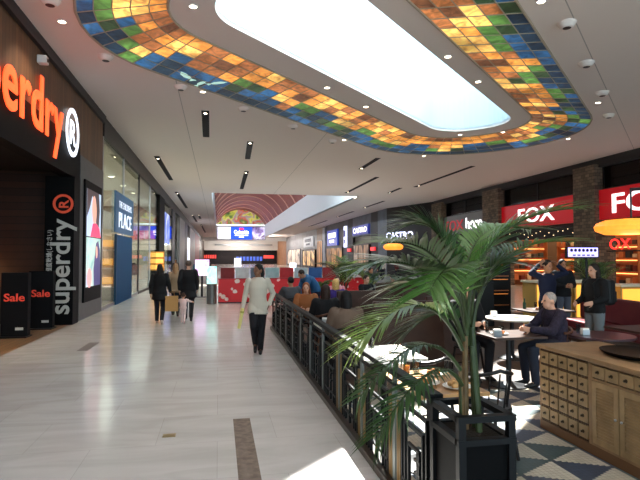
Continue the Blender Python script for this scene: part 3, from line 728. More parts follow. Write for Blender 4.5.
# more of the children's shop: lit shelf niche facing the aisle mouth, racks of clothes
t = thing('shelf_niche', 'pale shelf niche with three golden light boxes just past the grey pier', 'shelf', (-4.9, 23.9, 0))
MB().box(-.75, .75, 0, .06, 0, 3.4).build('back_panel', M_cream, t)
for k in range(3):
    MB().box(-.75, .75, -.35, 0, .55+.8*k, .59+.8*k).build('shelf_board', M_white, t)
    MB().box(-.12, .42, -.3, -.06, .72+.8*k, 1.0+.8*k).build('light_box', M_gold, t)
def garment_rack(x, y, label, cols):
    t = thing('garment_rack', label, 'clothes rack', (x, y, 0))
    for q in (-.7, .7): MB().cone((0, q, 0), (0, q, 1.55), .016, .016, 8).box(-.25, .25, q-.015, q+.015, 0, .03).build('upright', M_steel, t)
    MB().cone((0, -.75, 1.55), (0, .75, 1.55), .014, .014, 8).build('hanging_rail', M_steel, t)
    for k, c in enumerate(cols):
        g_ = MB(); yy = y-.55+.18*k
        g_.lathe([(.2, 0), (.19, .4), (.17, .62), (.06, .72), (.03, .74)], c=(x, yy, .78), n=16, sy=.3)
        tag(g_.build('hanging_garment', mat('garment_%d_%d_%d' % c, c, .85), smooth=True), 'small garment hanging on the %s' % label.split(' ', 1)[1], 'garment', 'garments on the '+label.split(' ', 1)[1])
garment_rack(-4.9, 29.6, 'steel rack of dark and bright clothes beyond the blue door panel', [(30, 34, 46), (180, 50, 60), (40, 60, 100), (220, 214, 204), (24, 24, 30), (90, 60, 110), (200, 150, 60)])
garment_rack(-5.1, 33.4, 'steel rack of dark clothes deeper past the blue door panel', [(24, 24, 28), (60, 60, 70), (110, 40, 50), (30, 40, 60), (20, 20, 24), (150, 140, 130)])
for q, (yy, xx) in enumerate([(21.5, -5.5), (25, -5.5), (28.5, -5.5), (32, -5.5), (35.5, -5.5)]):
    t = thing('ceiling_light', '%s round lit ceiling lamp from the grey pier inside the glazed shop' % ['first', 'second', 'third', 'fourth', 'fifth'][q], 'ceiling lamp', (xx, yy, 6.04))
    MB().lathe([(.16, .06), (.16, 0)], n=20, capb=False, capt=False).build('rim', M_white, t); MB().lathe([(0, .01), (.155, .01)], n=20, capb=False, capt=False).build('lens', M_lamp, t)
# ------------------------------------------------------------------ middle of the mall: red hoarding, banners, kiosk
def hoard_mat():
    m, N, Lk, b = nodes_of('hoarding_print')
    tc = N.new('ShaderNodeTexCoord'); vo = N.new('ShaderNodeTexVoronoi'); vo.inputs['Scale'].default_value = 3.2
    Lk.new(tc.outputs['Object'], vo.inputs['Vector'])
    nz = N.new('ShaderNodeTexNoise'); nz.inputs['Scale'].default_value = 7; Lk.new(tc.outputs['Object'], nz.inputs['Vector'])
    d = mth(N, Lk, 'ADD', vo.outputs['Distance'], mth(N, Lk, 'MULTIPLY', nz.outputs['Fac'], .3))
    k = mth(N, Lk, 'LESS_THAN', d, .47)
    Lk.new(mixc(N, Lk, k, hexc(206, 26, 34), hexc(232, 206, 196)), b.inputs['Base Color']); b.inputs['Roughness'].default_value = .45
    return m
hd = thing('hoarding', 'long low red hoarding printed with pale flowers across the aisle', 'hoarding', (0, 21.5, 0))
MB().box(0, 6.6, 0, .08, .04, .97).build('printed_panel', hoard_mat(), hd)
MB().box(-.02, 6.62, -.02, .1, .97, 1.0).build('cap_rail', mat('hoarding_cap', (150, 26, 32), .4), hd)
MB().box(0, 6.6, 0, .1, 0, .04).build('plinth', M_dark, hd)
PC = [((120, 34, 36), 'dark red'), ((196, 204, 206), 'pale grey'), ((90, 104, 116), 'slate'), ((150, 186, 190), 'pale teal'), ((170, 40, 46), 'crimson'), ((168, 190, 198), 'ice blue'), ((44, 90, 150), 'bright blue'), ((140, 42, 48), 'wine red')]
for k, (c, nm) in enumerate(PC):
    b_ = thing('banner_panel', nm + ' banner panel standing behind the red hoarding' , 'banner', (.08+.62*k+.3, 22.1, 0), 0, None)
    MB().box(-.29, .29, -.02, .02, .9, 1.42).build('printed_sheet', mat('banner_sheet_%d' % k, c, .5, noise=.15, nscale=4), b_)
    MB().box(-.28, -.25, -.015, .015, 0, .9).box(.25, .28, -.015, .015, 0, .9).build('leg', M_steel, b_)
kk = thing('information_kiosk', 'round steel kiosk with glowing teal top at the end of the hoarding', 'kiosk', (-.26, 21.3, 0))
MB().lathe([(.2, 0), (.2, .8)], n=24).build('base', mat('brushed_steel', (120, 116, 112), .35, .9), kk, smooth=True)
MB().box(-.19, .19, -.05, .05, .8, 1.5).build('display', blotch_mat('kiosk_screen', [(120, 206, 196), (190, 236, 226), (150, 220, 206)], 3, .8), kk)
tt = thing('totem_screen', 'pink and violet glowing screen on a stand beyond the round kiosk', 'screen', (-.75, 25, 0))
MB().box(-.32, .32, -.04, .04, 1.0, 1.75).build('display', blotch_mat('pink_screen', [(206, 150, 226), (240, 206, 240), (150, 160, 236)], 3, 1.0), tt)
MB().box(-.05, .05, -.03, .03, 0, 1.0).box(-.25, .25, -.2, .2, 0, .03).build('stand', M_dark, tt)
for (x, y, z0, lb) in [(.86, 24, 1.42, 'small white lit screen on a pole above the pale banners'), (3.4, 24, 1.2, 'small white lit screen on a pole above the blue banner')]:
    s_ = thing('pole_screen', lb, 'screen', (x, y, 0))
    MB().box(-.15, .15, -.03, .03, z0, z0+.4).build('display', glow('white_screen', (236, 238, 255), 1.1), s_)
    MB().cone((0, 0, 0), (0, 0, z0), .02, .02, 8).box(-.15, .15, -.15, .15, 0, .03).build('stand', M_dark, s_)

# ------------------------------------------------------------------ cafe railing
RX = 1.40
M_rail = mat('black_rail', (15, 15, 17), .5, 0, spec=.15)
M_brass = mat('brass_bars', (124, 96, 54), .35, .7)
M_flat = mat('grey_green_plate', (84, 90, 88), .35, .2)
rl = thing('cafe_railing', 'long black metal railing with brass uprights along the cafe edge', 'railing', (RX, 0, 0))
Y0, Y1 = 3.2, 13.6
rl.location = (RX, Y0, 0)
MB().box(-.045, .045, 0, Y1-Y0, .912, .962).build('top_rail', M_rail, rl, bevel=.008)
MB().box(-.07, .07, 0, Y1-Y0, 0, .07).build('kerb', mat('dark_kerb', (52, 44, 40), .4), rl, bevel=.006)
PL = .975; q = 0; y = .83
while y < Y1-Y0+.05:
    MB().box(-.012, .012, y-.032, y+.032, .07, .912).build('post', M_flat, rl)
    b_ = MB()
    for dy in (-.12, -.075, .075, .12) if y < 3 else (-.1, .1): b_.box(-.01, .01, y+dy-.009, y+dy+.009, .07, .725)
    b_.build('brass_bar' if y < 3 else 'upright_bar', M_brass if y < 3 else M_rail, rl)
    y += PL
y = .83-PL
while y < Y1-Y0-.1:
    a, e = max(y, 0)+.16, y+PL-.16
    b_ = MB(); mid = (y+y+PL)/2
    b_.box(-.012, .012, max(y, 0), min(y+PL, Y1-Y0), .82, .845)
    b_.box(-.012, .012, a, e, .72, .745).box(-.012, .012, a+.07, e-.07, .6, .622).box(-.012, .012, a+.14, e-.14, .46, .48).box(-.012, .012, a, e, .16, .18)
    for t_, zt in ((0, .73), (.07, .61), (.14, .47)):
        if a+t_ < e-t_: b_.box(-.012, .012, a+t_, a+t_+.022, .07, zt).box(-.012, .012, e-t_-.022, e-t_, .07, zt)
    b_.box(-.012, .012, mid-.011, mid+.011, .07, .46)
    b_.box(-.013, .013, mid-.055, mid+.055, .3, .32).box(-.013, .013, mid-.055, mid+.055, .39, .41)
    b_.build('rail_panel', M_rail, rl)
    y += PL

# planter that ends the railing, with the big palm
M_pl = mat('planter_black', (9, 9, 10), .6, spec=.05)
pl = thing('planter', 'tall black square planter with an open upper frame ending the railing', 'planter', (1.52, 2.98, 0))
b_ = MB(); hx, hy = .155, .185
b_.box(-hx, hx, -hy, hy, .03, .775); b_.build('box_body', M_pl, pl, bevel=.006)
b_ = MB()
for sx in (-1, 1):
    for sy in (-1, 1): b_.box(sx*hx-.022, sx*hx+.022, sy*hy-.022, sy*hy+.022, 0, .935)
b_.build('corner_post', M_rail, pl)
b_ = MB()
for zz in (.905, .775):
    for sy in (-1, 1): b_.box(-hx-.025, hx+.025, sy*hy-.025, sy*hy+.025, zz, zz+.035)
    for sx in (-1, 1): b_.box(sx*hx-.025, sx*hx+.025, -hy, hy, zz, zz+.035)
b_.build('top_frame', M_rail, pl)
MB().box(-hx+.03, hx-.03, -hy+.03, hy-.03, .77, .8).build('soil', mat('soil', (44, 34, 26), .95, bump=.6, bscale=60), pl)

def leafmat(name, c, c2):
    m, N, Lk, b = nodes_of(name)
    tc = N.new('ShaderNodeTexCoord'); nz = N.new('ShaderNodeTexNoise'); nz.inputs['Scale'].default_value = 5
    Lk.new(tc.outputs['Object'], nz.inputs['Vector'])
    Lk.new(mixc(N, Lk, nz.outputs['Fac'], hexc(*c), hexc(*c2)), b.inputs['Base Color'])
    b.inputs['Roughness'].default_value = .38
    b.inputs['Subsurface Weight'].default_value = 0
    return m
M_leaf = [leafmat('palm_leaf_mid', (50, 88, 34), (84, 120, 46)), leafmat('palm_leaf_deep', (28, 56, 26), (52, 84, 38)), leafmat('palm_leaf_bright', (92, 128, 50), (140, 160, 74))]
M_stem = mat('palm_stem', (50, 60, 32), .5, noise=.3, nscale=9); M_trunk = mat('palm_trunk', (96, 74, 46), .6, noise=.35, nscale=12)
def bez(a, b_, c, t): return a*(1-t)**2+b_*2*t*(1-t)+c*t*t
def frond(root, base, mid, tip, n=26, ln=.3, wd=.017, m=None, rr=None, droop=.3):
    base, mid, tip = Vector(base), Vector(mid), Vector(tip)
    ctrl = mid*2-(base+tip)*.5
    P = [bez(base, ctrl, tip, i/24) for i in range(25)]
    o = MB().tube(P, [.011*(1-i/26)+.0025 for i in range(25)], 6).build('frond', M_stem, root, smooth=True)
    f = MB(); up = Vector((0, 0, 1))
    for i in range(n):
        t = .3+.69*i/(n-1); p = bez(base, ctrl, tip, t); tg = (bez(base, ctrl, tip, min(1, t+.02))-bez(base, ctrl, tip, t-.02)).normalized()
        sd = tg.cross(up)
        if sd.length < .2: sd = tg.cross(Vector((0, 1, 0)))
        sd.normalize(); nn = sd.cross(tg).normalized()
        L_ = ln*(.55+.75*math.sin(PI*min(1, (t-.2)*1.05)))*rr.uniform(.85, 1.12)
        for s in (-1, 1):
            d = (sd*s*.72+tg*(.62+.3*(t-.3))+nn*.22+Vector((rr.uniform(-.08, .08), rr.uniform(-.08, .08), rr.uniform(-.08, .08)))).normalized()
            wv = d.cross(nn).normalized()*wd*rr.uniform(.8, 1.2)
            prev = None
            for k in range(6):
                q = k/5
                c = p+d*L_*q-up*(droop*L_*q*q)
                ww = wv*(.35+1.3*q if q < .4 else (1-q)*1.4+.02)
                fold = nn*wd*.35*(1-q)
                r = (f.bm.verts.new(c-ww+fold), f.bm.verts.new(c), f.bm.verts.new(c+ww+fold))
                if prev:
                    for e in (0, 1): f.bm.faces.new((prev[e], prev[e+1], r[e+1], r[e]))
                prev = r
    f.build('leaflets', m, o, smooth=True, sharp=180)
    return o
palm = thing('potted_palm', 'large green feather palm growing from the black planter', 'palm', (1.52, 2.98, .79))
FR = [((1.54, 3.05, 1.39), (1.66, 2.95, 1.97), (2.15, 2.8, 2.18), 0), ((1.56, 3.05, 1.39), (1.89, 3.2, 1.87), (2.48, 3.3, 1.99), 0), ((1.51, 3.0, 1.4), (1.29, 2.9, 1.85), (.9, 2.75, 1.96), 0),
      ((1.49, 3.0, 1.37), (1.14, 2.75, 1.79), (.73, 2.6, 1.82), 1), ((1.48, 3.0, 1.31), (1.15, 2.85, 1.6), (.75, 2.75, 1.41), 2), ((1.44, 2.95, 1.2), (1.12, 2.8, 1.38), (.73, 2.65, 1.15), 1),
      ((1.45, 2.95, 1.11), (1.12, 2.65, 1.26), (.78, 2.5, 1.0), 1), ((1.53, 3.05, 1.43), (1.41, 3.15, 2.0), (1.19, 3.2, 2.08), 1), ((1.55, 3.05, 1.46), (1.46, 3.15, 1.95), (1.3, 3.3, 2.1), 1),
      ((1.57, 3.05, 1.39), (1.68, 3.05, 1.76), (1.85, 3.0, 1.84), 1), ((1.58, 3.1, 1.35), (1.82, 3.4, 1.82), (2.19, 3.7, 2.1), 1), ((1.54, 3.05, 1.33), (1.32, 2.75, 1.78), (1.06, 2.5, 1.71), 0),
      ((1.55, 3.1, 1.32), (1.44, 3.4, 1.66), (1.22, 3.6, 1.65), 1), ((1.57, 3.1, 1.42), (1.68, 3.2, 1.97), (2.18, 3.35, 2.08), 0), ((1.52, 3.05, 1.27), (1.5, 3.3, 1.5), (1.26, 3.4, 1.35), 1)]
rp_ = random.Random(5)
off = Vector((1.52, 2.98, .82))
for q, (a, b_, c, k) in enumerate(FR): frond(palm, Vector(a)-off, Vector(b_)-off, Vector(c)-off, 24 if q in (5, 6) else 32, .15 if q == 5 else .18 if q == 6 else .26, .011 if q in (5, 6) else .0125, M_leaf[k], rp_, .3 if q in (5, 6) else .22)
for a, b_, r1, r2, m in [((1.49, 3.0, .82), (1.51, 3.02, 1.4), .028, .016, M_trunk), ((1.585, 3.02, .82), (1.57, 3.05, 1.44), .034, .02, M_stem), ((1.455, 2.97, .82), (1.45, 2.97, 1.22), .017, .011, M_trunk), ((1.55, 2.93, .82), (1.54, 3.0, 1.33), .02, .012, M_stem), ((1.42, 2.9, .82), (1.40, 2.87, 1.12), .01, .006, M_stem)]:
    MB().tube([Vector(a)-off+(Vector(b_)-Vector(a))*t for t in (0, .25, .5, .75, 1)], [r1+(r2-r1)*t for t in (0, .25, .5, .75, 1)], 10).build('trunk', m, palm, smooth=True)

def small_palm(loc, h, label, name, nfr=9, seed=1, potc=(40, 36, 34), spread=.55, group=None, ln=.34):
    rr = random.Random(seed)
    t = thing(name, label, 'plant', loc, 0, group)
    MB().lathe([(.2, 0), (.26, .1), (.28, .45), (.24, .45), (.22, .38)], n=20).build('pot', mat('pot_%d_%d_%d' % potc, potc, .5), t, smooth=True)
    for k in range(nfr):
        a = 2*PI*k/nfr+rr.uniform(-.3, .3); s = spread*rr.uniform(.7, 1.15); e = rr.uniform(.55, 1.0)
        d = Vector((math.cos(a), math.sin(a), 0))
        frond(t, (0, 0, .4), Vector((0, 0, .4+(h-.4)*.75*e))+d*s*.35, Vector((0, 0, .4+(h-.4)*(.62+.4*e-.15)))+d*s, 14, ln*h/1.7, .022, M_leaf[rr.choice([0, 1, 2])], rr)
    return t
small_palm((4.4, 18.0, 0), 2.0, 'feathery potted palm standing behind the cafe people and the red hoarding', 'potted_palm', 12, 3, spread=.85)
small_palm((5.5, 18.6, 0), 1.5, 'smaller potted palm next to the feathery one beyond the cafe', 'potted_palm', 9, 8, spread=.6)
small_palm((11.9, 14.9, 0), 1.95, 'bushy potted palm behind the yellow glowing counters', 'potted_palm', 12, 12, spread=.8)
small_palm((3.5, 17.7, 0), 1.15, 'low potted palm half hidden by the person in the blue sweater', 'potted_palm', 8, 15, spread=.5)
# red foliage trough
rt_ = thing('red_plant_trough', 'trough of dark red leafy plants under the far palms', 'planter', (4.4, 16.75, 0))
MB().box(-1.5, .6, -.2, .2, 0, .5).build('trough', mat('trough_brown', (70, 46, 38), .6), rt_)
f = MB(); rr = random.Random(9)
for k in range(420):
    p = Vector((rr.uniform(-1.45, .55), rr.uniform(-.2, .2), .5+rr.random()*.4)); a = rr.uniform(0, 6.3); s = rr.uniform(.05, .1)
    d = Vector((math.cos(a), math.sin(a), rr.uniform(-.2, .6))); w_ = Vector((-math.sin(a), math.cos(a), .2))*.4
    f.quad(p, p+(d+w_)*s*.5, p+d*s, p+(d-w_)*s*.5)
f.build('foliage', mat('red_leaves', (128, 34, 48), .5, noise=.4, nscale=5), rt_)

# ------------------------------------------------------------------ apothecary cabinet
M_cab = mat('cabinet_wood', (128, 100, 70), .5, noise=.25, nscale=5)
M_cabd = mat('cabinet_drawer_wood', (140, 114, 80), .5, noise=.22, nscale=7)
M_knob = mat('dark_bronze', (70, 60, 48), .3, .8)
cb = thing('apothecary_cabinet', 'wooden cabinet of small drawers and louvred doors on the triangle mosaic', 'cabinet', (3.45, 5.15, 0))
# local: x depth 0..0.75, y 0..-2.4 (towards the camera side)
LC = 2.5
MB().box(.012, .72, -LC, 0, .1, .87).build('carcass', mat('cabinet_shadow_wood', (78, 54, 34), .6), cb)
MB().box(-.03, .76, -LC-.02, .03, .87, .91).build('countertop', M_cab, cb, bevel=.008)
MB().box(.0, .74, -LC, .01, 0, .1).build('plinth', mat('cabinet_plinth', (96, 66, 42), .5), cb)
fr_ = MB(); fr_.box(-.004, .02, -.022, .0, .1, .87)
NCX, PW, PH, ZB = 5, .148, .148, .115
dv = MB()
for k in range(NCX+1): dv.box(-.001, .014, -.022-PW*k-.006, -.022-PW*k+.006, .1, .87)
for k in range(6): dv.box(-.002, .0135, -.022-PW*NCX, -.0, ZB+PH*k-.006, ZB+PH*k+.006)
dv.build('drawer_grid', mat('cabinet_grid_wood', (70, 46, 28), .55), cb)
yd = -.022-PW*NCX-.03
fr_.box(-.006, .02, yd-.01, yd+.03, .1, .87)
for k in range(5): fr_.box(-.004, .014, yd-.02-.17*k-.008, yd-.02-.17*k+.008, .715, .87)
for k in range(5): fr_.box(-.004, .014, yd-.7-.17*k-.008, yd-.7-.17*k+.008, .715, .87)
fr_.box(-.0045, .0145, -LC, yd, .855, .8705).box(-.005, .0145, -LC, yd, .7, .7221).box(-.0045, .0145, -LC, yd, .0995, .125)
fr_.build('face_frame', M_cab, cb)
def drawer(y1, y0, z0, z1):
    d = MB().box(-.012, .02, y0+.011, y1-.011, z0+.013, z1-.011).build('drawer', M_cabd, cb, bevel=.004)
    yc, zc_ = (y0+y1)/2, (z0+z1)/2
    k = MB(); k.lathe([(.017, 0), (.017, .003), (.007, .005), (.006, .014), (.011, .017), (.011, .023), (.003, .026)], n=14)
    o = k.build('knob', M_knob, d, smooth=True); o.location = (-.012, yc, zc_); o.rotation_euler = (0, R(-90), 0)
for i in range(NCX):
    for j in range(5): drawer(-.022-PW*i, -.022-PW*(i+1), ZB+PH*j, ZB+PH*(j+1))
for i in range(9):
    y1 = yd-.02-.17*i if i < 4 else yd-.7-.17*(i-4)
    if y1-.17 > -LC-.02: drawer(y1, y1-.17, .722, .855)
for i in range(4):
    y1 = yd-.02-.345*i; y0 = y1-.33
    if y0 < -LC: break
    d = MB()
    d.box(-.012, .014, y0, y0+.055, .125, .7).box(-.012, .014, y1-.055, y1, .125, .7).box(-.011, .0135, y0+.054, y1-.054, .126, .18).box(-.011, .0135, y0+.054, y1-.054, .645, .699)
    for k in range(17): d.obox((0, (y0+y1)/2, .195+.0272*k), .008, y1-y0-.11, .032, 0, 0, R(38))
    dd = d.build('louvred_door', M_cabd, cb)
    yk = y0+.028 if i % 2 == 0 else y1-.028
    MB().ball((-.02, yk, .42), .012, n=10).build('knob', M_steel, dd, smooth=True)
tr = thing('serving_tray', 'black oval tray lying on the wooden cabinet top', 'tray', (3.95, 4.3, .912))
MB().lathe([(.0, .004), (.26, .004), (.31, .035), (.32, .04), (.315, .03), (.27, 0), (0, 0)], n=36, sy=1.25, capb=False, capt=False).build('tray_body', mat('tray_black', (12, 12, 14), .65, spec=.1), tr, smooth=True)
# small things on the counter
def bottle(loc, label, rgb, h=.22, r=.035, grp=None):
    t = thing('bottle', label, 'bottle', loc, 0, grp)
    MB().lathe([(r, 0), (r, h*.55), (r*.4, h*.72), (r*.35, h*.94)], n=14).build('body', mat('bottle_%d_%d_%d' % rgb, rgb, .15, trans=.3), t, smooth=True)
    MB().cone((0, 0, h*.94), (0, 0, h), r*.42, r*.42, 12).build('cap', M_dark, t)
# ------------------------------------------------------------------ tables and what is on them
M_tab = mat('dark_table_wood', (56, 36, 28), .4, noise=.3, nscale=6); M_cloth = mat('white_tabletop', (226, 220, 208), .35); M_purp = mat('aubergine_top', (70, 48, 54), .3)
def table(loc, sx, sy, label, top=M_tab, rnd=False, rz=0):
    t = thing('cafe_table', label, 'table', loc, rz, 'cafe tables')
    if rnd: MB().lathe([(sx/2-.01, .715), (sx/2, .725), (sx/2, .745), (sx/2-.005, .75)], n=36).build('tabletop', top, t, smooth=True)
    else: MB().box(-sx/2, sx/2, -sy/2, sy/2, .715, .75).build('tabletop', top, t, bevel=.006)
    MB().cone((0, 0, .05), (0, 0, .715), .04, .035, 14).build('pedestal', M_dark, t, smooth=True)
    MB().lathe([(.26, .006), (.26, .02), (.1, .045), (.045, .07)], n=28).build('base', M_dark, t, smooth=True)
    return t
table((1.9, 5.85, 0), .72, .9, 'pale topped cafe table in the sun beside the railing middle', M_cloth)
table((1.86, 4.4, 0), .66, .9, 'wooden cafe table laid with food behind the palm fronds', mat('oak_top', (176, 128, 80), .35, noise=.2, nscale=6))
table((1.95, 8.35, 0), .72, .8, 'cafe table between the taupe jacket and the dark haired diner', M_cloth)
table((1.95, 10.25, 0), .72, .8, 'cafe table between the dark haired diner and the ginger haired one')
table((2.1, 13.95, 0), .72, .8, 'cafe table in front of the diner in grey and black')
table((3.3, 13.45, 0), .9, .9, 'round cafe table between the blonde diner and the one in black', M_tab, True)
table((4.12, 6.9, 0), .8, .7, 'cafe table where the elderly man rests his hands', M_tab)
table((5.3, 8.75, 0), .95, .95, 'round white cafe table in the sun behind the elderly man\'s table', M_cloth, True)
table((5.35, 6.55, 0), .9, .8, 'aubergine topped table behind the elderly man', M_purp, True)
table((6.75, 9.95, 0), 1.0, .8, 'table by the long maroon bench with plates on it', M_tab)
table((6.5, 7.0, 0), .8, .8, 'table near the maroon bench end behind the cabinet', M_tab)
table((5.9, 19.4, 0), .8, .8, 'distant cafe table in front of the grey shirted diner', M_tab)
rc2 = random.Random(21)
M_china = mat('white_china', (232, 230, 224), .25)
def plate(loc, label, food=None, r=.12):
    t = thing('plate', label, 'plate', loc, 0, 'plates on the cafe tables')
    MB().lathe([(0, .004), (r*.6, .004), (r, .018), (r, .022), (r*.62, .01), (0, .01)], n=26, capb=False, capt=False).build('dish', M_china, t, smooth=True)
    if food:
        f = MB()
        for k in range(9): f.ball((rc2.uniform(-.055, .055), rc2.uniform(-.055, .055), .02+rc2.uniform(0, .015)), rc2.uniform(.018, .032), n=8)
        f.build('food', mat('food_%d_%d_%d' % food, food, .6, noise=.3, nscale=20), t, smooth=True)
M_gls = glassmat('drinking_glass', (235, 240, 240), .85)
def glass(loc, label, drink=None, h=.13, r=.034):
    t = thing('drinking_glass', label, 'glass', loc, 0, 'glasses on the cafe tables')
    MB().lathe([(r*.8, 0), (r, h), (r*.93, h), (r*.74, .008)], n=18, capt=True).build('glass_body', M_gls, t, smooth=True)
    if drink: MB().lathe([(r*.72, .009), (r*.9, h*.75)], n=16).build('drink', mat('drink_%d_%d_%d' % drink, drink, .1), t, smooth=True)
def caddy(loc, label):
    t = thing('napkin_holder', label, 'napkin holder', loc, rc2.uniform(-.4, .4), 'napkin holders on the cafe tables')
    MB().box(-.055, .055, -.035, -.031, 0, .075).box(-.055, .055, .031, .035, 0, .075).box(-.055, .055, -.035, .035, 0, .008).build('holder', M_steel, t)
    MB().box(-.05, .05, -.027, .027, .01, .1).build('napkins', M_china, t)
Z = .752
plate((1.78, 4.3, Z), 'plate of browned food on the oak table behind the fronds', (176, 96, 48)); plate((1.98, 4.62, Z), 'plate of orange food at the far side of the oak table', (206, 120, 50)); plate((1.98, 4.12, Z), 'plate of bread on the near corner of the oak table', (196, 150, 96))
glass((1.72, 4.62, Z), 'glass of amber drink on the oak table behind the fronds', (190, 110, 40)); glass((1.86, 4.74, Z), 'glass of water on the oak table behind the fronds'); caddy((1.68, 4.72, Z), 'napkin holder at the aisle corner of the oak table')
caddy((1.72, 6.1, Z), 'napkin holder on the sunlit pale table by the railing'); glass((1.85, 6.15, Z), 'clear glass on the sunlit pale table by the railing'); plate((2.05, 5.8, Z), 'empty white plate on the sunlit pale table by the railing')
plate((1.85, 8.15, Z), 'white plate before the taupe jacketed diner', (150, 110, 60)); glass((2.1, 8.4, Z), 'clear glass on the table of the taupe jacketed diner'); caddy((1.75, 8.5, Z), 'napkin holder on the table of the taupe jacketed diner')
plate((1.9, 10.1, Z), 'white plate on the table of the ginger haired diner', (150, 80, 40)); glass((2.1, 10.3, Z), 'glass of red drink on the table of the ginger haired diner', (150, 40, 40))
plate((3.95, 6.85, Z), 'white plate before the elderly man', (150, 90, 50)); glass((3.9, 7.1, Z), 'clear tall glass on the table of the elderly man', None, .17); caddy((3.82, 6.68, Z), 'white napkin holder on the table of the elderly man'); glass((4.1, 7.05, Z), 'dark cup on the table of the elderly man', (40, 26, 20), .09)
caddy((5.05, 8.95, Z), 'napkin holder on the round white sunlit table'); plate((5.4, 8.7, Z), 'bare white plate on the round white sunlit table'); 
glass((5.15, 6.75, Z), 'clear glass on the aubergine topped table'); caddy((5.1, 6.55, Z), 'napkin holder on the aubergine topped table'); 
plate((6.6, 9.85, Z), 'white plate on the table by the maroon bench', (120, 70, 40)); plate((6.95, 10.1, Z), 'plate of pale food by the maroon bench', (220, 200, 150)); glass((6.75, 10.2, Z), 'glass of dark drink on the table by the maroon bench', (60, 30, 24)); bottle((6.45, 10.15, Z), 'green bottle on the table by the maroon bench', (50, 90, 60))
plate((3.2, 13.3, Z), 'white plate on the round table of the blonde diner', (170, 110, 60)); glass((3.45, 13.5, Z), 'clear glass on the round table of the blonde diner')
plate((2.05, 13.8, Z), 'white plate before the diner in grey and black', (160, 100, 60)); glass((2.3, 14.1, Z), 'glass of orange drink before the diner in grey and black', (220, 130, 40))
# chairs
M_chair = mat('black_chair_wood', (28, 24, 24), .35); M_chb = mat('brown_chair_wood', (86, 52, 36), .4, noise=.2, nscale=6)
def chair_root(m, name='dining_chair'):
    t = thing(name, '', 'chair', (0, 0, 0), 0, 'cafe chairs')
    MB().lathe([(.2, .43), (.215, .44), (.21, .465), (.15, .46)], n=28, sy=1.0).build('seat', m, t, smooth=True)
    for sx in (-1, 1):
        for sy in (-1, 1): MB().cone((sx*.19, sy*.19, 0), (sx*.14, sy*.14, .44), .016, .019, 10).build('leg', m, t, smooth=True)
    MB().tube([(.2*math.cos(a), .2*math.sin(a)*.95+.03, .82-.06*abs(math.cos(a))) for a in [R(-10+200*i/16) for i in range(17)]], .018, 8).build('top_rail', m, t, smooth=True)
    for k in range(7):
        a = R(10+160*k/6); MB().cone((.17*math.cos(a), .16*math.sin(a), .45), (.2*math.cos(a), .19*math.sin(a)+.03, .79), .008, .008, 8).build('spindle', m, t, smooth=True)
    MB().tube([(-.17, 0, .2), (0, .02, .2), (.17, 0, .2)], .01, 8).build('stretcher', m, t, smooth=True)
    return t
CH = chair_root(M_chair); CHB = chair_root(M_chb)
# chair local front is -Y (back rest at +Y)
used = {}
def chair(x, y, rz, label, brown=False):
    src = CHB if brown else CH
    o = src if src not in used else copy_tree(src)
    used[src] = 1
    return relabel(o, label, (x, y, .006), R(rz))
chair(2.5, 4.55, 180, 'curved black spindle chair behind the planter')
chair(1.9, 7.7, 180, 'black spindle chair under the diner in the taupe jacket')
chair(1.95, 9.5, 180, 'black spindle chair under the dark haired diner', True)
chair(1.85, 11.1, 0, 'black spindle chair under the ginger haired diner')
chair(1.8, 13.2, 180, 'black spindle chair under the diner in grey and black')
chair(2.85, 12.6, 180, 'black spindle chair under the blonde diner in purple', True)
chair(4.1, 14.1, 30, 'brown spindle chair under the diner in black at the round table', True)
chair(3.3, 14.35, 0, 'brown spindle chair under the diner in pink', True)
chair(4.85, 6.85, -90, 'brown spindle chair under the elderly man', True)
chair(3.85, 7.62, 0, 'black spindle chair under the diner facing the palm')
chair(5.6, 5.75, 150, 'brown spindle chair near the cabinet at the aubergine table', True)
chair(6.1, 6.2, 120, 'brown spindle chair behind the cabinet beside the aubergine table', True)
chair(2.2, 5.2, 200, 'empty black spindle chair beside the sunlit pale table')
chair(5.28, 15.4, 180, 'black spindle chair under the diner seated before the trough')
chair(6.05, 20.2, 0, 'black spindle chair under the distant diner in a grey shirt')
# maroon bench
M_mar = mat('maroon_leather', (96, 30, 36), .4, noise=.12, nscale=5)
bq = thing('booth_bench', 'long maroon upholstered bench running behind the standing people', 'bench', (7.72, 8.75, 0), R(-8))
MB().box(-.25, .3, -1.95, 1.95, .3, .48).build('seat', M_mar, bq, bevel=.03)
MB().box(.18, .34, -1.95, 1.95, .48, 1.0).build('backrest', M_mar, bq, bevel=.03)
MB().box(-.2, .3, -1.9, 1.9, 0, .3).build('base', M_tab, bq)
def booth(loc, w_, rz, label):
    t = thing('booth_bench', label, 'bench', loc, R(rz), 'high backed booth seats')
    MB().box(-w_/2, w_/2, .2, .3, 0, 1.12).build('backrest', M_booth, t, bevel=.02)
    MB().box(-w_/2, w_/2, -.3, .2, .32, .47).build('seat', M_mar, t, bevel=.03)
    MB().box(-w_/2+.03, w_/2-.03, -.24, .2, 0, .32).build('base', M_tab, t)
M_booth = mat('booth_brown', (64, 42, 32), .55, noise=.15, nscale=6)
booth((3.15, 8.6, 0), 1.25, 180, 'brown high backed booth seat next to the diner in the taupe jacket')
booth((3.2, 10.9, 0), 1.3, 0, 'brown high backed booth seat beyond the taupe jacket and facing the viewer')
booth((4.9, 11.6, 0), 1.5, 180, 'brown high backed booth seat behind the palm fronds')
booth((5.2, 14.2, 0), 1.5, 0, 'brown high backed booth seat near the diner before the trough')
booth((4.35, 9.55, 0), 1.0, 180, 'small brown booth seat past the round white table')
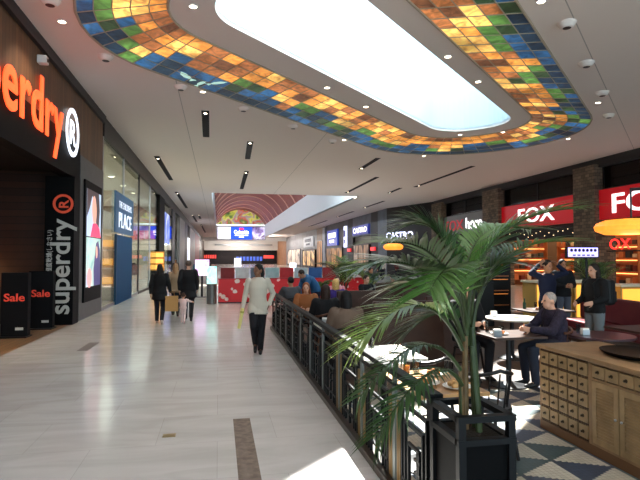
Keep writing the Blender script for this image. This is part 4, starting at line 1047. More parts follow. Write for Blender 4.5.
# pendant lamps
def pendant(loc, rx, rz_, zt, arm, label):
    t = thing('pendant_lamp', label, 'pendant lamp', loc)
    MB().lathe([(0, -rz_), (rx*.72, -rz_*.95), (rx*.96, -rz_*.5), (rx, 0), (rx*.93, rz_*.45), (rx*.7, rz_*.85), (rx*.3, rz_), (0, rz_)], n=32, capb=False, capt=False).build('lamp_shade', blotch_mat('amber_shade', [(255, 124, 24), (255, 150, 50), (255, 134, 34)], 2, .8), t, smooth=True)
    MB().cone((0, 0, rz_*.9), (0, 0, zt), .012, .012, 8).build('cord', M_dark, t)
    MB().tube([(0, 0, zt), (arm*.5, 0, zt+.05), (arm-.06, 0, zt), (arm, 0, zt-.1), (arm, 0, zt-.8), (arm, 0, .02-loc[2])], .022, 8).build('arm', M_dark, t, smooth=True)
    MB().cone((arm, 0, .008-loc[2]), (arm, 0, .04-loc[2]), .2, .18, 24).build('base', M_dark, t)
pendant((5.4, 6.0, 2.26), .45, .105, .5, 1.5, 'large amber oval pendant lamp hanging before the red shop sign')
pendant((6.22, 18.0, 2.24), .36, .12, .3, 1.0, 'smaller amber pendant lamp hanging beyond the palm fronds')
# led sign on a pole
ls = thing('led_sign', 'lavender lit sign with a row of dark dots on a black pole', 'sign', (10.85, 14.0, 0))
MB().box(-.55, .55, -.03, .05, 1.83, 2.18).build('sign_frame', M_dark, ls)
MB().box(-.5, .52, -.04, -.03, 1.87, 2.15).build('display', glow('lavender_panel', (180, 172, 250), 1.2), ls)
for k in range(7): MB().cone((-.39+.135*k, -.052, 2.07), (-.39+.135*k, -.04, 2.07), .048, .048, 14).build('dot', mat('dot_ink', (40, 30, 70), .5), ls)
for k in range(5): MB().box(-.35+.16*k, -.25+.16*k, -.046, -.04, 1.9, 1.94).build('dash', mat('dot_ink', (40, 30, 70), .5), ls)
MB().cone((0.15, 0.01, 0), (0.15, 0.01, 1.83), .035, .035, 12).build('pole', M_dark, ls)
MB().box(-.1, .4, -.2, .2, 0, .03).build('foot_plate', M_dark, ls)
# yellow lit counters
M_yel = glow('yellow_lit_panel', (255, 178, 66), .72)
M_pale = mat('pale_counter_top', (226, 214, 186), .4)
def counter(x, y, w_, h_, label, open_=False):
    t = thing('lit_counter', label, 'counter', (x, y, 0))
    MB().box(-w_/2-.04, w_/2+.04, -.35, .35, h_-.06, h_).build('countertop', M_pale, t, bevel=.006)
    MB().box(-w_/2, w_/2, -.3, .3, 0, h_-.06).build('body', mat('counter_body', (190, 150, 80), .5), t)
    MB().box(-w_/2+.05, w_/2-.05, -.32, -.3, .12, h_-.12).build('lit_panel', M_yel, t)
counter(8.95, 13.0, 1.1, 1.22, 'yellow glowing counter behind the person with raised arms')
counter(10.25, 13.2, 1.0, 1.2, 'yellow glowing counter behind the person with a backpack')
counter(11.4, 12.8, 1.05, 1.1, 'yellow glowing counter with pale top under the bushy palm past the backpack')
du = thing('display_cabinet', 'tall black display cabinet with faintly lit shelves behind the raised arms', 'cabinet', (8.0, 15.2, .006))
MB().box(-1.0, 1.0, -.3, .3, 0, 1.75).build('carcass', mat('cabinet_black', (14, 13, 14), .5), du)
for k in range(3):
    MB().box(-.92, .92, -.33, -.3, .35+.45*k, .38+.45*k).build('shelf_board', M_shelf, du)
    MB().box(-.9, .9, -.315, -.3, .7+.45*k, .72+.45*k).build('light_strip', mat('dim_strip', (200, 120, 60), .5, emit=(220, 130, 60), es=.5), du)
du = thing('display_cabinet', 'low black service cabinet behind the palm near the booth benches', 'cabinet', (6.5, 13.2, .006))
MB().box(-.8, .8, -.3, .3, 0, 1.25).build('carcass', MATS['cabinet_black'], du, bevel=.01)
for k in (-1, 1): MB().box(k*.4-.38, k*.4+.38, -.32, -.3, .08, 1.18).build('door', mat('cabinet_black_door', (20, 18, 18), .5), du)
neon = thing('neon_sign', 'red neon letters glowing in the dark under the big red sign by the amber lamp', 'neon sign', (18.75, 21.3, 2.25))
text('lettering', 'OX', glow('neon_red', (255, 36, 30), 2.2), .72, neon, (-.05, .85, 0), ROT_R, width=1.3, offset=.0)
MB().box(-.04, -.01, -1.0, 1.1, -.12, -.06).build('mounting_rail', M_dark, neon)

# ------------------------------------------------------------------ ceiling fittings
def slot(x0, y0, x1, y1, label, wd=.13):
    t = thing('ceiling_slot_light', label, 'slot light', ((x0+x1)/2, (y0+y1)/2, ZC-.012), math.atan2(y1-y0, x1-x0), 'dark slot lights in the ceiling')
    L_ = math.hypot(x1-x0, y1-y0)
    MB().box(-L_/2, L_/2, -wd, wd, 0, .012).build('slot_trough', M_black, t)
    MB().cone((-L_*.42, 0, -.004), (-L_*.42, 0, 0), .06, .06, 12).build('lens', M_lamp, t)
for a in [(-.47, 17.8, -.53, 21.7, 'dark slot light close under the glass band over the aisle'), (1.3, 22.2, 1.4, 26.2, 'dark slot light over the aisle just past the band corner'), (1.55, 29.9, 1.6, 37.8, 'long dark slot light before the wooden vault'),
          (-3.0, 26.3, -3.0, 34.3, 'long dark slot light above the blue portal'), (-3.15, 40.5, -3.15, 53.5, 'long dark slot light above the gold showcase'), (-3.0, 62, -3.0, 74, 'short dark slot light along the vault side wall'), (-2.3, 62, -2.3, 68, 'short dark slot light between vault and shopfronts'), (-2.6, 80, -2.6, 105, 'farthest dark slot light beside the vault'),
          (7.77, 28, 7.77, 24.7, 'short dark slot light past the band end over the cafe'), (9.56, 38.6, 9.56, 30.6, 'dark slot light between band end and vault'), (12.8, 38, 12.7, 35.1, 'short dark slot light by the dark shop corner'), (13.5, 34.4, 13.5, 25.9, 'long dark slot light before the grey shop sign'), (14.2, 50, 14.2, 43.5, 'dark slot light over the violet blue shop sign'), (14.2, 62, 14.2, 54, 'dark slot light along the far shops'), (14.2, 82, 14.2, 68, 'farthest dark slot light over the far shops')]:
    slot(*a)
DL = [(-3.55, 10.68, 'clothing shop fascia'), (-.9, 9.6, 'near corner of the skylight'), (-.62, 16.45, 'stained fish panes')]
def downlight(x, y, label):
    t = thing('downlight', label, 'downlight', (x, y, ZC-.02), 0, 'recessed downlights around the skylight')
    MB().lathe([(.075, .02), (.1, .02), (.1, 0), (.075, 0)], n=20, capb=False, capt=False).build('trim_ring', M_white, t)
    MB().lathe([(0, .006), (.074, .006)], n=18, capb=False, capt=False).build('lens', M_lamp, t)
def dome(x, y, label):
    t = thing('ceiling_speaker', label, 'ceiling fitting', (x, y, ZC), 0, 'white drum fittings in the ceiling')
    MB().lathe([(.19, 0), (.19, -.03), (.13, -.11), (.11, -.12)], n=22, capb=False).build('housing', M_ceil, t, smooth=True)
    MB().lathe([(0, -.124), (.085, -.124)], n=18, capb=False, capt=False).build('opening', M_dark, t)
for x, y, l in [(-3.25, 11.57, 'bright downlight over the huge orange letters'), (-.52, 10.37, 'bright downlight in the plaster ring at the skylight near corner'), (-.49, 15.73, 'bright downlight outside the band beside the painted fish'), (5.14, 21.08, 'bright downlight outside the band before the short slot light'),
          (3.07, 14.66, 'first bright downlight along the aisle side of the skylight'), (4.71, 16.29, 'second bright downlight along the aisle side of the skylight'), (5.51, 11.8, 'first bright downlight along the cafe side of the skylight'), (7.13, 13.34, 'second bright downlight along the cafe side of the skylight'),
          (6.08, 8.88, 'bright downlight outside the band just before the first drum fitting over the cafe'), (11.86, 14.44, 'bright downlight among the drum fittings over the cafe'), (9.77, 23.69, 'bright downlight just past the band end'), (14.25, 19.12, 'bright downlight past the band before the red sign'), (10.98, 18.6, 'bright downlight in the plaster ring at the skylight far end'), (9.5, 19.3, 'bright downlight in the plaster ring at the far rounded corner')]:
    downlight(x, y, l)
for x, y, l in [(-3.2, 10.62, 'white drum fitting right above the huge orange letters'), (-2.75, 13.4, 'white drum fitting between band and wood fascia'), (-1.1, 15.35, 'white drum fitting beside the painted fish'), (.78, 17.2, 'white drum fitting past the painted fish along the band'), (2.72, 19.2, 'white drum fitting midway along the band over the aisle'), (4.69, 21.3, 'white drum fitting at the start of the band curve'),
          (7.17, 9.6, 'white drum fitting over the cafe beside a bright downlight'), (9.13, 11.5, 'second white drum fitting along the cafe side of the band'), (11.24, 13.5, 'white drum fitting next to a downlight over the cafe'), (13.23, 15.6, 'white drum fitting at the band end over the cafe')]:
    dome(x, y, l)
cam_ = thing('security_camera', 'small white camera fixed high on the wood fascia', 'camera', (-3.98, 12.45, 6.25))
MB().box(0, .2, -.1, .1, -.08, .1).build('housing', M_white, cam_, bevel=.02); MB().cone((.2, 0, 0), (.22, 0, 0), .04, .04, 14).build('lens', M_dark, cam_)

# ------------------------------------------------------------------ people
V = Vector
SK = {'fair': (206, 156, 130), 'tan': (168, 118, 90), 'dark': (128, 88, 66), 'pale': (222, 178, 156)}
def base_pose(kind):
    J = dict(pelvis=(0, 0, .95), waist=(0, 0, 1.1), chest=(0, .005, 1.29), neck=(0, .012, 1.47), head=(0, -.015, 1.63),
             shA=(.185, .01, 1.42), shB=(-.185, .01, 1.42), elA=(.235, .03, 1.14), elB=(-.235, .03, 1.14), wrA=(.24, -.06, .9), wrB=(-.24, -.06, .9),
             hiA=(.09, 0, .92), hiB=(-.09, 0, .92), knA=(.1, -.02, .5), knB=(-.1, -.02, .5), anA=(.1, .02, .09), anB=(-.1, .02, .09))
    if kind == 'sit':
        for k in ('pelvis', 'waist', 'chest', 'neck', 'head', 'shA', 'shB'): J[k] = (J[k][0], J[k][1]+.04, J[k][2]-.37)
        J.update(hiA=(.09, 0, .57), hiB=(-.09, 0, .57), knA=(.12, -.42, .52), knB=(-.12, -.42, .52), anA=(.12, -.38, .09), anB=(-.12, -.38, .09),
                 elA=(.25, -.06, .76), elB=(-.25, -.06, .76), wrA=(.12, -.3, .8), wrB=(-.12, -.3, .8))
    if kind == 'walk':
        J.update(knA=(.09, -.17, .52), anA=(.09, -.16, .1), knB=(-.09, -.06, .5), anB=(-.09, .24, .16), elA=(.24, .08, 1.14), wrA=(.25, .02, .9), elB=(-.24, -.02, 1.14), wrB=(-.24, -.14, .91))
    return {k: V(v) for k, v in J.items()}
TORSO = [('hip', .165, .115), ('pelvis', .172, .12), ('waist', .148, .105), ('chest', .172, .122), ('shl', .165, .095), ('nb', .075, .068)]
def torso(b, J, inf, hem=0., w=1.):
    lat_h = (J['hiA']-J['hiB']).normalized(); lat_s = (J['shA']-J['shB']).normalized()
    spine = (J['neck']-J['pelvis']).normalized()
    pts = {'hip': J['pelvis']-V((0, 0, .07)), 'pelvis': J['pelvis'], 'waist': J['waist'], 'chest': J['chest'], 'shl': J['neck']-spine*.065, 'nb': J['neck']+spine*.02}
    rings = []; seq = list(TORSO)
    if hem: rings_extra = [(J['pelvis']-V((0, 0, .07+hem)), .21, .165)]
    else: rings_extra = []
    allr = [(c, a, d, 0) for c, a, d in rings_extra]+[(pts[k], a, d, min(1, i/4)) for i, (k, a, d) in enumerate(seq)]
    n = 20; prev = None
    for c, a, d, t in allr:
        lat = (lat_h*(1-t)+lat_s*t).normalized()
        f = lat.cross(spine if t > .1 else V((0, 0, 1))).normalized()
        r = [b.bm.verts.new(c+lat*(a*w+inf)*math.cos(2*PI*k/n)+f*(d*w+inf)*math.sin(2*PI*k/n)) for k in range(n)]
        if prev:
            for k in range(n): b.bm.faces.new((prev[k], prev[(k+1) % n], r[(k+1) % n], r[k]))
        else: b.bm.faces.new(r[::-1])
        prev = r
    b.bm.faces.new(prev)
def hand(b, wr, d, side, pn, s=1.):
    """palm, four unequal bent fingers and a thumb from the side of the palm"""
    d = d.normalized(); lat = d.cross(pn).normalized(); pn = lat.cross(d).normalized()
    pc = wr+d*.05*s
    for k in range(4):
        o = lat*(.03-.02*k)*s
        b.cap(wr+d*.01*s+o*.6, wr+d*.088*s+o, .014*s, .0125*s, 8)
        L1, L2 = [(.036, .032), (.042, .036), (.039, .034), (.03, .026)][k]
        p1 = wr+d*.092*s+o; d1 = (d+pn*.35).normalized(); p2 = p1+d1*L1*s; d2 = (d+pn*1.0).normalized(); p3 = p2+d2*L2*s
        b.cap(p1, p2, .0105*s, .0098*s, 8); b.cap(p2, p3, .0098*s, .008*s, 8)
    t0 = wr+d*.03*s+lat*.032*s; t1 = t0+(d*.6+lat*.75+pn*.2).normalized()*.042*s; t2 = t1+(d+lat*.2+pn*.35).normalized()*.034*s
    b.cap(t0, t1, .014*s, .012*s, 8); b.cap(t1, t2, .0115*s, .009*s, 8)
def person(label, loc, rz, h=1.72, kind='stand', skin='fair', top=(30, 30, 34), topn='shirt', bottom=(28, 28, 34), hair=(40, 30, 26), hairs='short', shoes=(26, 24, 24), J=None, look=0., nod=0., hem=0., vox=.013, short=False, scarf=None, hb=1.0, bulk=0., headscale=1., topnoise=0.):
    P = base_pose(kind)
    for k, v in (J or {}).items(): P[k] = V(v)
    s = h/1.75
    t = thing('person', label, 'person', loc, R(rz))
    Hd = P['head']; Rh = Euler((R(nod), 0, R(look))).to_matrix()
    hp = lambda x, y, z: Hd+Rh @ (V((x, y, z))*headscale)
    b = MB()
    torso(b, P, -.012)
    for q in 'AB':
        sg = 1 if q == 'A' else -1
        b.cap(P['sh'+q], P['el'+q], .047, .036, 12); b.cap(P['el'+q], P['wr'+q], .037, .025, 12)
        d = P['wr'+q]-P['el'+q]
        pn = V((-sg, 0, 0)) if abs(d.normalized().x) < .8 else V((0, -1, 0))
        hand(b, P['wr'+q], d, sg, pn)
        b.cap(P['hi'+q], P['kn'+q], .08, .052, 12); b.cap(P['kn'+q], P['an'+q], .052, .034, 12)
        b.cap(P['neck']-V((0, 0, .05)), P['sh'+q], .05, .052, 12)
        b.cap(P['an'+q], P['an'+q]+V((0, -.05, -.035)), .032, .026, 10)
    b.cap(P['neck']-V((0, 0, .03)), Hd+V((0, .02, -.05)), .058, .052, 14)
    rot = (R(nod), 0, R(look)); k_ = headscale
    b.ball(hp(0, .008, .02), .076*k_, .095*k_, .1*k_, 18, rot); b.ball(hp(0, -.028, -.055), .056*k_, .06*k_, .066*k_, 16, rot)
    b.cap(hp(0, -.092, .015), hp(0, -.112, -.02), .009*k_, .014*k_, 8)
    for sg in (-1, 1): b.ball(hp(sg*.078, .012, -.005), .012*k_, .022*k_, .032*k_, 8, rot)
    b.ball(hp(0, -.086, -.062), .024*k_, .012*k_, .008*k_, 8, rot)
    M_s = mat('skin_'+skin, SK[skin], .55)
    o = b.build('body', M_s, t); remesh(o, min(vox, .011), 2)
    for sg in (-1, 1):
        e = MB(); e.ball(hp(sg*.031, -.083, .005), .0115*k_, .009*k_, .008*k_, 8, rot); e.build('eye', mat('eye_dark', (40, 28, 24), .3), t, smooth=True)
    e = MB(); e.ball(hp(0, -.094, -.06), .021*k_, .007*k_, .005*k_, 8, rot); e.build('mouth', mat('lip_'+skin, [int(x*.72) for x in SK[skin]], .5), t, smooth=True)
    # upper clothing
    b = MB(); torso(b, P, .016+bulk, hem)
    if hem:
        for q in 'AB': b.cap(P['hi'+q], P['hi'+q]+(P['kn'+q]-P['hi'+q]).normalized()*(hem+.0), .122+bulk*.4, .118+bulk*.4, 14)
    for q in 'AB':
        b.cap(P['neck']-V((0, 0, .07)), P['sh'+q]-V((0, 0, .012)), .058+bulk, .062+bulk, 12)
        b.cap(P['sh'+q], P['el'+q], .064+bulk, .053+bulk, 12)
        if not short: b.cap(P['el'+q], P['wr'+q]-(P['wr'+q]-P['el'+q]).normalized()*.025, .053+bulk, .04+bulk*.6, 12)
    tm = mat('cloth_%s_%d_%d_%d' % (topn, *top), top, .85, noise=topnoise, nscale=30)
    o = b.build(topn, tm, t); remesh(o, vox, 3)
    if scarf:
        b = MB(); b.tube([P['neck']+V((.075*math.cos(a), .07*math.sin(a), .015)) for a in [2*PI*i/14 for i in range(14)]], .022, 8, True)
        b.build('collar', mat('collar_%d_%d_%d' % scarf, scarf, .8), t, smooth=True)
    b = MB(); lat = (P['hiA']-P['hiB']).normalized()
    for q in 'AB':
        b.cap(P['hi'+q]+V((0, .005, .02)), P['kn'+q], .104, .077, 14); b.cap(P['kn'+q], P['an'+q]+V((0, 0, .0)), .075, .057, 14)
    b.ball(P['pelvis']+V((0, 0, -.01)), .18, .128, .12, 18)
    o = b.build('trousers', mat('trouser_%d_%d_%d' % bottom, bottom, .85), t); remesh(o, vox, 3)
    for q in 'AB':
        a = P['an'+q]; b = MB(); lift = max(0, a.z-.1)*2.2
        b.cap(a+V((0, .02, -.035)), a+V((0, -.1, -.06-lift*.5)), .04, .036, 12); b.cap(a+V((0, -.1, -.06-lift*.5)), a+V((0, -.155, -.062-lift*.55)), .036, .028, 12); b.cap(a, a+V((0, .01, -.04)), .042, .044, 12)
        for v in b.bm.verts: v.co.z = max(v.co.z, .002+ (0 if lift < .01 else 0))
        b.build('shoe', mat('shoe_%d_%d_%d' % shoes, shoes, .5), t, smooth=True)
    # hair
    if hairs != 'none':
        b = MB(); th = 1.0*k_
        b.ball(hp(0, .02, .036), .085*th*hb, .098*th*hb, .098*th*hb, 18, rot)
        if hairs in ('long', 'bob'):
            ln = .2 if hairs == 'long' else .1
            b.cap(hp(0, .055, -.01), hp(0, .075, -.02-ln), .078*th, .07*th, 14)
            for sg in (-1, 1): b.cap(hp(sg*.062, .02, .0), hp(sg*.07, .03, -.03-ln*.8), .034*th, .03*th, 10)
        if hairs == 'tail':
            b.cap(hp(0, .09, .02), hp(0, .13, -.06), .04, .04, 10); b.cap(hp(0, .13, -.06), hp(0, .1, -.2), .04, .026, 10)
        o = b.build('hair', mat('hair_%d_%d_%d' % hair, hair, .7, noise=.25, nscale=40), t); remesh(o, .009, 2)
    t.scale = (s, s, s)
    return t
# walkers in the aisle
man = person('person in a loose white shirt and black trousers walking toward the viewer looking aside', (.76, 10.2, 0), -4, 1.72, 'walk', 'dark', (196, 186, 170), 'shirt', (20, 20, 26), (18, 15, 14), 'tail', (18, 18, 20), look=-48, hem=.1, vox=.01, bulk=.001,
    J=dict(knA=(.07, -.1, .51), anA=(.05, -.06, .09), knB=(-.08, -.2, .53), anB=(-.05, .15, .17), elA=(.3, .08, 1.16), wrA=(.21, -.02, .93), elB=(-.25, .03, 1.14), wrB=(-.3, -.06, .88)))
rp_t = thing('paper_roll', 'rolled pale yellow paper held low by the person in the white shirt', 'paper roll', (.44, 10.1, .5))
MB().cone((-.05, -.02, .0), (.02, -.02, .38), .032, .036, 16).build('sheet', mat('yellow_paper', (206, 194, 120), .6), rp_t, smooth=True)
MB().cone((.006, -.02, .29), (.012, -.02, .33), .04, .04, 16).build('band', mat('paper_band', (150, 150, 70), .6), rp_t, smooth=True)
person('person in a black coat with long dark hair walking away past the shopfronts', (-1.6, 15.1, 0), 180, 1.66, 'walk', 'fair', (16, 16, 18), 'coat', (24, 26, 34), (24, 18, 16), 'long', (196, 180, 170), hem=.16, bulk=.014, J=dict(elB=(-.26, .0, 1.14), wrB=(-.3, -.04, .92)))
person('person in a long black coat with short grey hair walking away beside a toddler', (-.86, 15.75, 0), 180, 1.76, 'walk', 'fair', (18, 18, 22), 'coat', (22, 22, 28), (84, 74, 66), 'short', (18, 18, 18), hem=.2, bulk=.022)
person('person with light brown hair in a beige jacket walking beyond the black coats', (-1.33, 17.1, 0), 180, 1.66, 'walk', 'fair', (146, 128, 104), 'jacket', (30, 34, 46), (150, 116, 82), 'long', (60, 50, 44), hem=.06)
person('toddler in pale pink clothes walking with both arms held out', (-.97, 15.2, 0), 180, .8, 'walk', 'fair', (222, 190, 186), 'jacket', (224, 196, 192), (60, 40, 30), 'short', (220, 180, 180), headscale=1.55, bulk=.03,
       J=dict(elA=(.32, -.05, 1.36), wrA=(.5, -.1, 1.3), elB=(-.32, -.05, 1.36), wrB=(-.5, -.1, 1.3), head=(0, -.01, 1.68)))
bg = thing('shopping_bag', 'tan paper shopping bag carried by the person in the black coat', 'bag', (-1.27, 15.05, .36))
MB().box(-.17, .17, -.06, .06, 0, .42).build('bag_body', mat('kraft_paper', (178, 136, 82), .7), bg)
for sy in (-1, 1): MB().tube([(-.07, sy*.05, .42), (-.06, sy*.03, .52), (.0, 0, .55), (.06, sy*.03, .52), (.07, sy*.05, .42)], .006, 6).build('handle', mat('bag_handle', (140, 104, 62), .7), bg)
person('distant person in a teal jacket and black trousers beside the far shopfronts', (-1.5, 37.7, 0), 170, 1.65, 'walk', 'fair', (30, 84, 100), 'jacket', (24, 24, 30), (30, 24, 22), 'short', vox=.018)
person('distant person in a dark coat past the one in the teal jacket', (-.85, 44, 0), 185, 1.7, 'walk', 'fair', (34, 34, 40), 'coat', (30, 30, 38), (40, 30, 26), 'short', hem=.15, vox=.018)
person('distant person in grey strolling along the shopfronts', (-3.2, 41, 0), 10, 1.7, 'walk', 'tan', (50, 46, 50), 'jacket', (30, 30, 36), (30, 24, 20), 'short', vox=.018)
# diners along the railing
person('diner in a taupe jacket with dark hair seen from behind at the railing', (1.9, 7.72, 0), 180, 1.7, 'sit', 'fair', (98, 80, 68), 'jacket', (40, 36, 40), (16, 14, 16), 'bob', vox=.011, bulk=.03, hb=1.06)
person('diner with long dark brown hair and black top seen from behind', (1.95, 9.5, 0), 180, 1.7, 'sit', 'fair', (18, 17, 20), 'top', (26, 26, 32), (44, 28, 22), 'long', bulk=.03, hb=1.05)
person('diner with ginger hair and a rust brown top facing the dark haired diner', (1.85, 11.05, 0), -12, 1.66, 'sit', 'fair', (140, 84, 46), 'top', (50, 40, 40), (128, 70, 36), 'bob', bulk=.03)
person('diner in a grey shouldered black jacket seen from behind', (1.8, 13.2, 0), 195, 1.72, 'sit', 'tan', (70, 70, 74), 'jacket', (26, 26, 32), (26, 22, 22), 'short', bulk=.03, J=dict(elA=(.3, -.1, .78), wrA=(.2, -.36, .82)))
person('person in a blue sweater standing bent forward over a cafe table', (2.75, 14.75, 0), -75, 1.72, 'stand', 'tan', (44, 88, 130), 'sweater', (30, 36, 56), (34, 26, 22), 'short', bulk=.02, nod=25,
       J=dict(waist=(0, -.06, 1.08), chest=(0, -.2, 1.22), neck=(0, -.34, 1.32), head=(0, -.46, 1.4), shA=(.185, -.31, 1.27), shB=(-.185, -.31, 1.27), elA=(.22, -.4, 1.0), elB=(-.22, -.4, 1.0), wrA=(.16, -.55, .86), wrB=(-.16, -.55, .86)))
person('blonde diner in a purple top seen from behind', (2.85, 12.6, 0), 170, 1.66, 'sit', 'pale', (58, 40, 110), 'top', (40, 40, 60), (206, 164, 100), 'bob', bulk=.02, hb=1.1)
person('diner in black at the round table with the blonde diner', (4.1, 14.1, 0), 25, 1.72, 'sit', 'fair', (18, 18, 22), 'jacket', (24, 24, 30), (30, 24, 22), 'short', bulk=.02)
person('diner in a pink top facing the blonde diner', (3.3, 14.38, 0), 0, 1.66, 'sit', 'pale', (206, 130, 140), 'top', (60, 50, 60), (70, 46, 34), 'long')
person('distant diner in a grey blue shirt sitting beyond the trough', (6.05, 20.2, 0), 15, 1.82, 'sit', 'tan', (110, 130, 156), 'shirt', (40, 44, 60), (26, 22, 22), 'short', vox=.016, bulk=.02)
person('diner in black sitting just before the red plant trough', (5.28, 15.4, 0), 190, 1.72, 'sit', 'fair', (18, 18, 20), 'jacket', (24, 24, 30), (28, 22, 20), 'short', vox=.015, bulk=.02)
# around the cabinet
person('elderly person with grey hair in a dark checked shirt leaning on the table', (4.82, 6.85, 0), -90, 1.76, 'sit', 'fair', (40, 34, 50), 'shirt', (38, 42, 56), (150, 144, 138), 'short', vox=.009, bulk=.016, hb=.97, topnoise=.5,
       J=dict(chest=(0, .02, .89), neck=(0, -.02, 1.07), head=(0, -.075, 1.21), shA=(.185, -.01, 1.02), shB=(-.185, -.01, 1.02), elA=(.24, -.2, .8), wrA=(.1, -.43, .815), elB=(-.24, -.2, .8), wrB=(-.06, -.43, .815)))
person('diner in black with a blue collar facing the viewer behind the palm', (3.85, 7.66, 0), 5, 1.82, 'sit', 'fair', (14, 14, 18), 'jacket', (20, 20, 26), (90, 76, 64), 'short', vox=.011, scarf=(60, 120, 170), bulk=.025, hb=.94)
person('person in a navy top with white shoulder stripes raising both arms to the head', (6.42, 9.3, 0), 8, 1.8, 'stand', 'tan', (18, 24, 48), 'top', (24, 24, 32), (40, 28, 22), 'short', vox=.011,
       J=dict(elA=(.42, -.04, 1.5), wrA=(.22, -.02, 1.66), elB=(-.42, -.04, 1.5), wrB=(-.2, .0, 1.66), shA=(.19, .01, 1.44), shB=(-.19, .01, 1.44)))
person('person in a black hooded top holding something in front with both hands', (8.25, 11.35, 0), -6, 1.8, 'stand', 'tan', (16, 16, 20), 'top', (84, 88, 100), (24, 20, 20), 'short', vox=.011, bulk=.016,
       J=dict(elA=(.25, -.03, 1.14), wrA=(.08, -.25, 1.16), elB=(-.25, -.03, 1.14), wrB=(-.08, -.25, 1.13)))
person('person with long dark hair and grey jeans wearing a black backpack', (6.55, 8.15, 0), -82, 1.74, 'stand', 'fair', (18, 18, 20), 'jacket', (104, 112, 116), (34, 24, 20), 'long', vox=.01, bulk=.012,
       J=dict(elA=(.23, -.0, 1.14), wrA=(.18, -.22, 1.08), elB=(-.23, .0, 1.14), wrB=(-.18, -.22, 1.05)))
bp = thing('backpack', 'black backpack on the person with grey jeans', 'backpack', (6.55, 8.15, 1.0), R(-82))
o = MB().box(-.15, .15, .16, .36, 0, .46).build('pack_body', mat('pack_black', (14, 14, 16), .6), bp, bevel=.06)
MB().box(-.11, .11, .36, .41, .05, .25).build('pocket', MATS['pack_black'], bp, bevel=.02)
for sx in (-1, 1): MB().tube([(sx*.09, .17, .42), (sx*.11, .02, .5), (sx*.11, -.14, .38), (sx*.12, -.12, .15), (sx*.13, .16, .05)], .018, 8).build('strap', MATS['pack_black'], bp, smooth=True)
for x, y, rz, lb, c in [(13.6, 27, 30, 'far shopper in a pale top by the red shop', (190, 180, 176)), (13.0, 41, 200, 'far shopper in dark clothes under the violet blue sign', (50, 46, 56)), (13.9, 43, 160, 'far shopper in a white top under the violet blue sign', (216, 208, 206)), (14.8, 42, 20, 'far shopper in maroon near the dark corner', (90, 40, 46))]:
    person(lb, (x, y, 0), rz, 1.7, 'walk', 'tan', c, 'top', (40, 40, 50), (34, 26, 22), 'short', vox=.018)

# sources of the copies that were never used would be stray; none are left
# ------------------------------------------------------------------ light
W = bpy.data.worlds.new('World'); S.world = W; W.use_nodes = True
bgn = W.node_tree.nodes['Background']; bgn.inputs[0].default_value = (.66, .88, 1.0, 1); bgn.inputs[1].default_value = 2.0
def lamp(kind, name, loc, energy, color=(1, 1, 1), size=1., sy=None, rot=(0, 0, 0), spot=None, blend=.6):
    l = bpy.data.lights.new(name, kind); l.energy = energy; l.color = color
    if kind == 'AREA':
        l.size = size
        if sy: l.shape = 'RECTANGLE'; l.size_y = sy
    elif kind == 'SUN': l.angle = R(.6)
    else: l.shadow_soft_size = size
    if spot: l.spot_size = R(spot); l.spot_blend = blend
    o = bpy.data.objects.new(name, l); COL.objects.link(o); o.location = loc; o.rotation_euler = rot
    return o
sun = lamp('SUN', 'sun', (0, 0, 30), 24, (1, .95, .86))
d = V((-.156, -.846, -1.0)); sun.rotation_euler = d.to_track_quat('-Z', 'Y').to_euler()
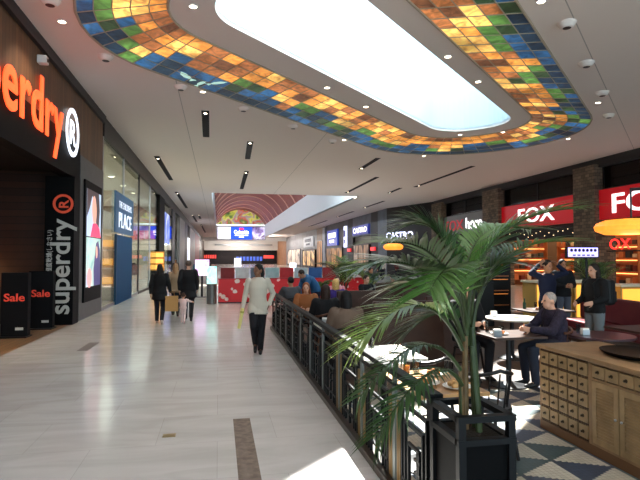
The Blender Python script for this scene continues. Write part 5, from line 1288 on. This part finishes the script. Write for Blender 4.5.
# ceiling downlights, then beams partly added without fittings
WARM = (1, .86, .7)
for x, y, e in [(-3.25, 11.57, 60), (-.5, 15.7, 120), (5.1, 21, 100), (11.9, 14.4, 40), (9.8, 23.7, 60)]:
    lamp('SPOT', 'downlight_beam', (x, y, ZC-.06), e*2, WARM, .08, spot=110)
for x, y, e in [(-1, 24, 260), (1.4, 31, 300), (-1, 37, 300), (-2.6, 32, 300), (7.8, 27, 160), (13, 32, 160), (-2, 50, 500), (5, 50, 500), (-2, 75, 900), (8, 80, 900), (5, 110, 1500), (-1, 4, 130), (-1, -1, 120), (13, 45, 200)]:
    lamp('SPOT', 'slot_fill_beam', (x, y, ZC-.06), e*(2.1 if y < 30 else .3), (1, .96, .92), .1, spot=130)  # some at the slots, others added to brighten floor and ceiling
# shop lights, then added fills for the mall end and vault
lamp('AREA', 'boutique_light', (-7, 27, 6.0), 750, (1, .96, .9), 4, 14)
lamp('AREA', 'boutique_light', (-7, 40, 6.0), 500, (1, .96, .9), 4, 8)
lamp('AREA', 'store_light', (23, 27, 4.9), 500, (1, .75, .5), 5, 16)
lamp('AREA', 'store_light', (23, 37, 4.9), 200, (1, .75, .5), 5, 6)
lamp('POINT', 'lamp_bulb', (-6.6, 15.3, 1.25), 12, (1, .6, .3), .1)
lamp('SPOT', 'shop_spot', (-6, 11.5, 4.2), 200, (1, .7, .45), .1, spot=90)
lamp('POINT', 'pendant_bulb', (5.4, 6.0, 2.1), 8, (1, .65, .3), .2)
lamp('POINT', 'end_fill', (5.3, 139, 5.2), 1600, (1, .92, .84), .06)  # no fixture here; added to brighten the mall end and bulkhead
lamp('POINT', 'end_fill', (12, 118, 5.5), 500, (1, .92, .84), .06)  # added fill for the far shop wall beside the vault
lamp('AREA', 'vault_fill', (-.35, 92, 9.2), 1600, (.88, .94, 1), .5, 70, rot=(0, R(-90), 0))  # unseen strip added to brighten the white vault wall opposite

# ------------------------------------------------------------------ camera
cam = bpy.data.cameras.new('camera'); co = bpy.data.objects.new('camera', cam); COL.objects.link(co); S.camera = co
cam.sensor_width = 36; cam.lens = 36*520/640; cam.clip_end = 500; cam.clip_start = .05
P_ = math.atan(17.5/520); Yw = math.atan(101.5/520*math.cos(P_))
co.location = (0, 0, 1.85); co.rotation_euler = (R(90)+P_, 0, -Yw)
vs = S.view_settings; vs.view_transform = 'Standard'; vs.look = 'None'; vs.exposure = 0.82; vs.gamma = 1; vs.use_curve_mapping = False
S.cycles.use_denoising = True; S.cycles.max_bounces = 10; S.cycles.diffuse_bounces = 6; S.cycles.transparent_max_bounces = 12
S.cycles.sample_clamp_indirect = 6; S.cycles.caustics_reflective = False; S.cycles.caustics_refractive = False
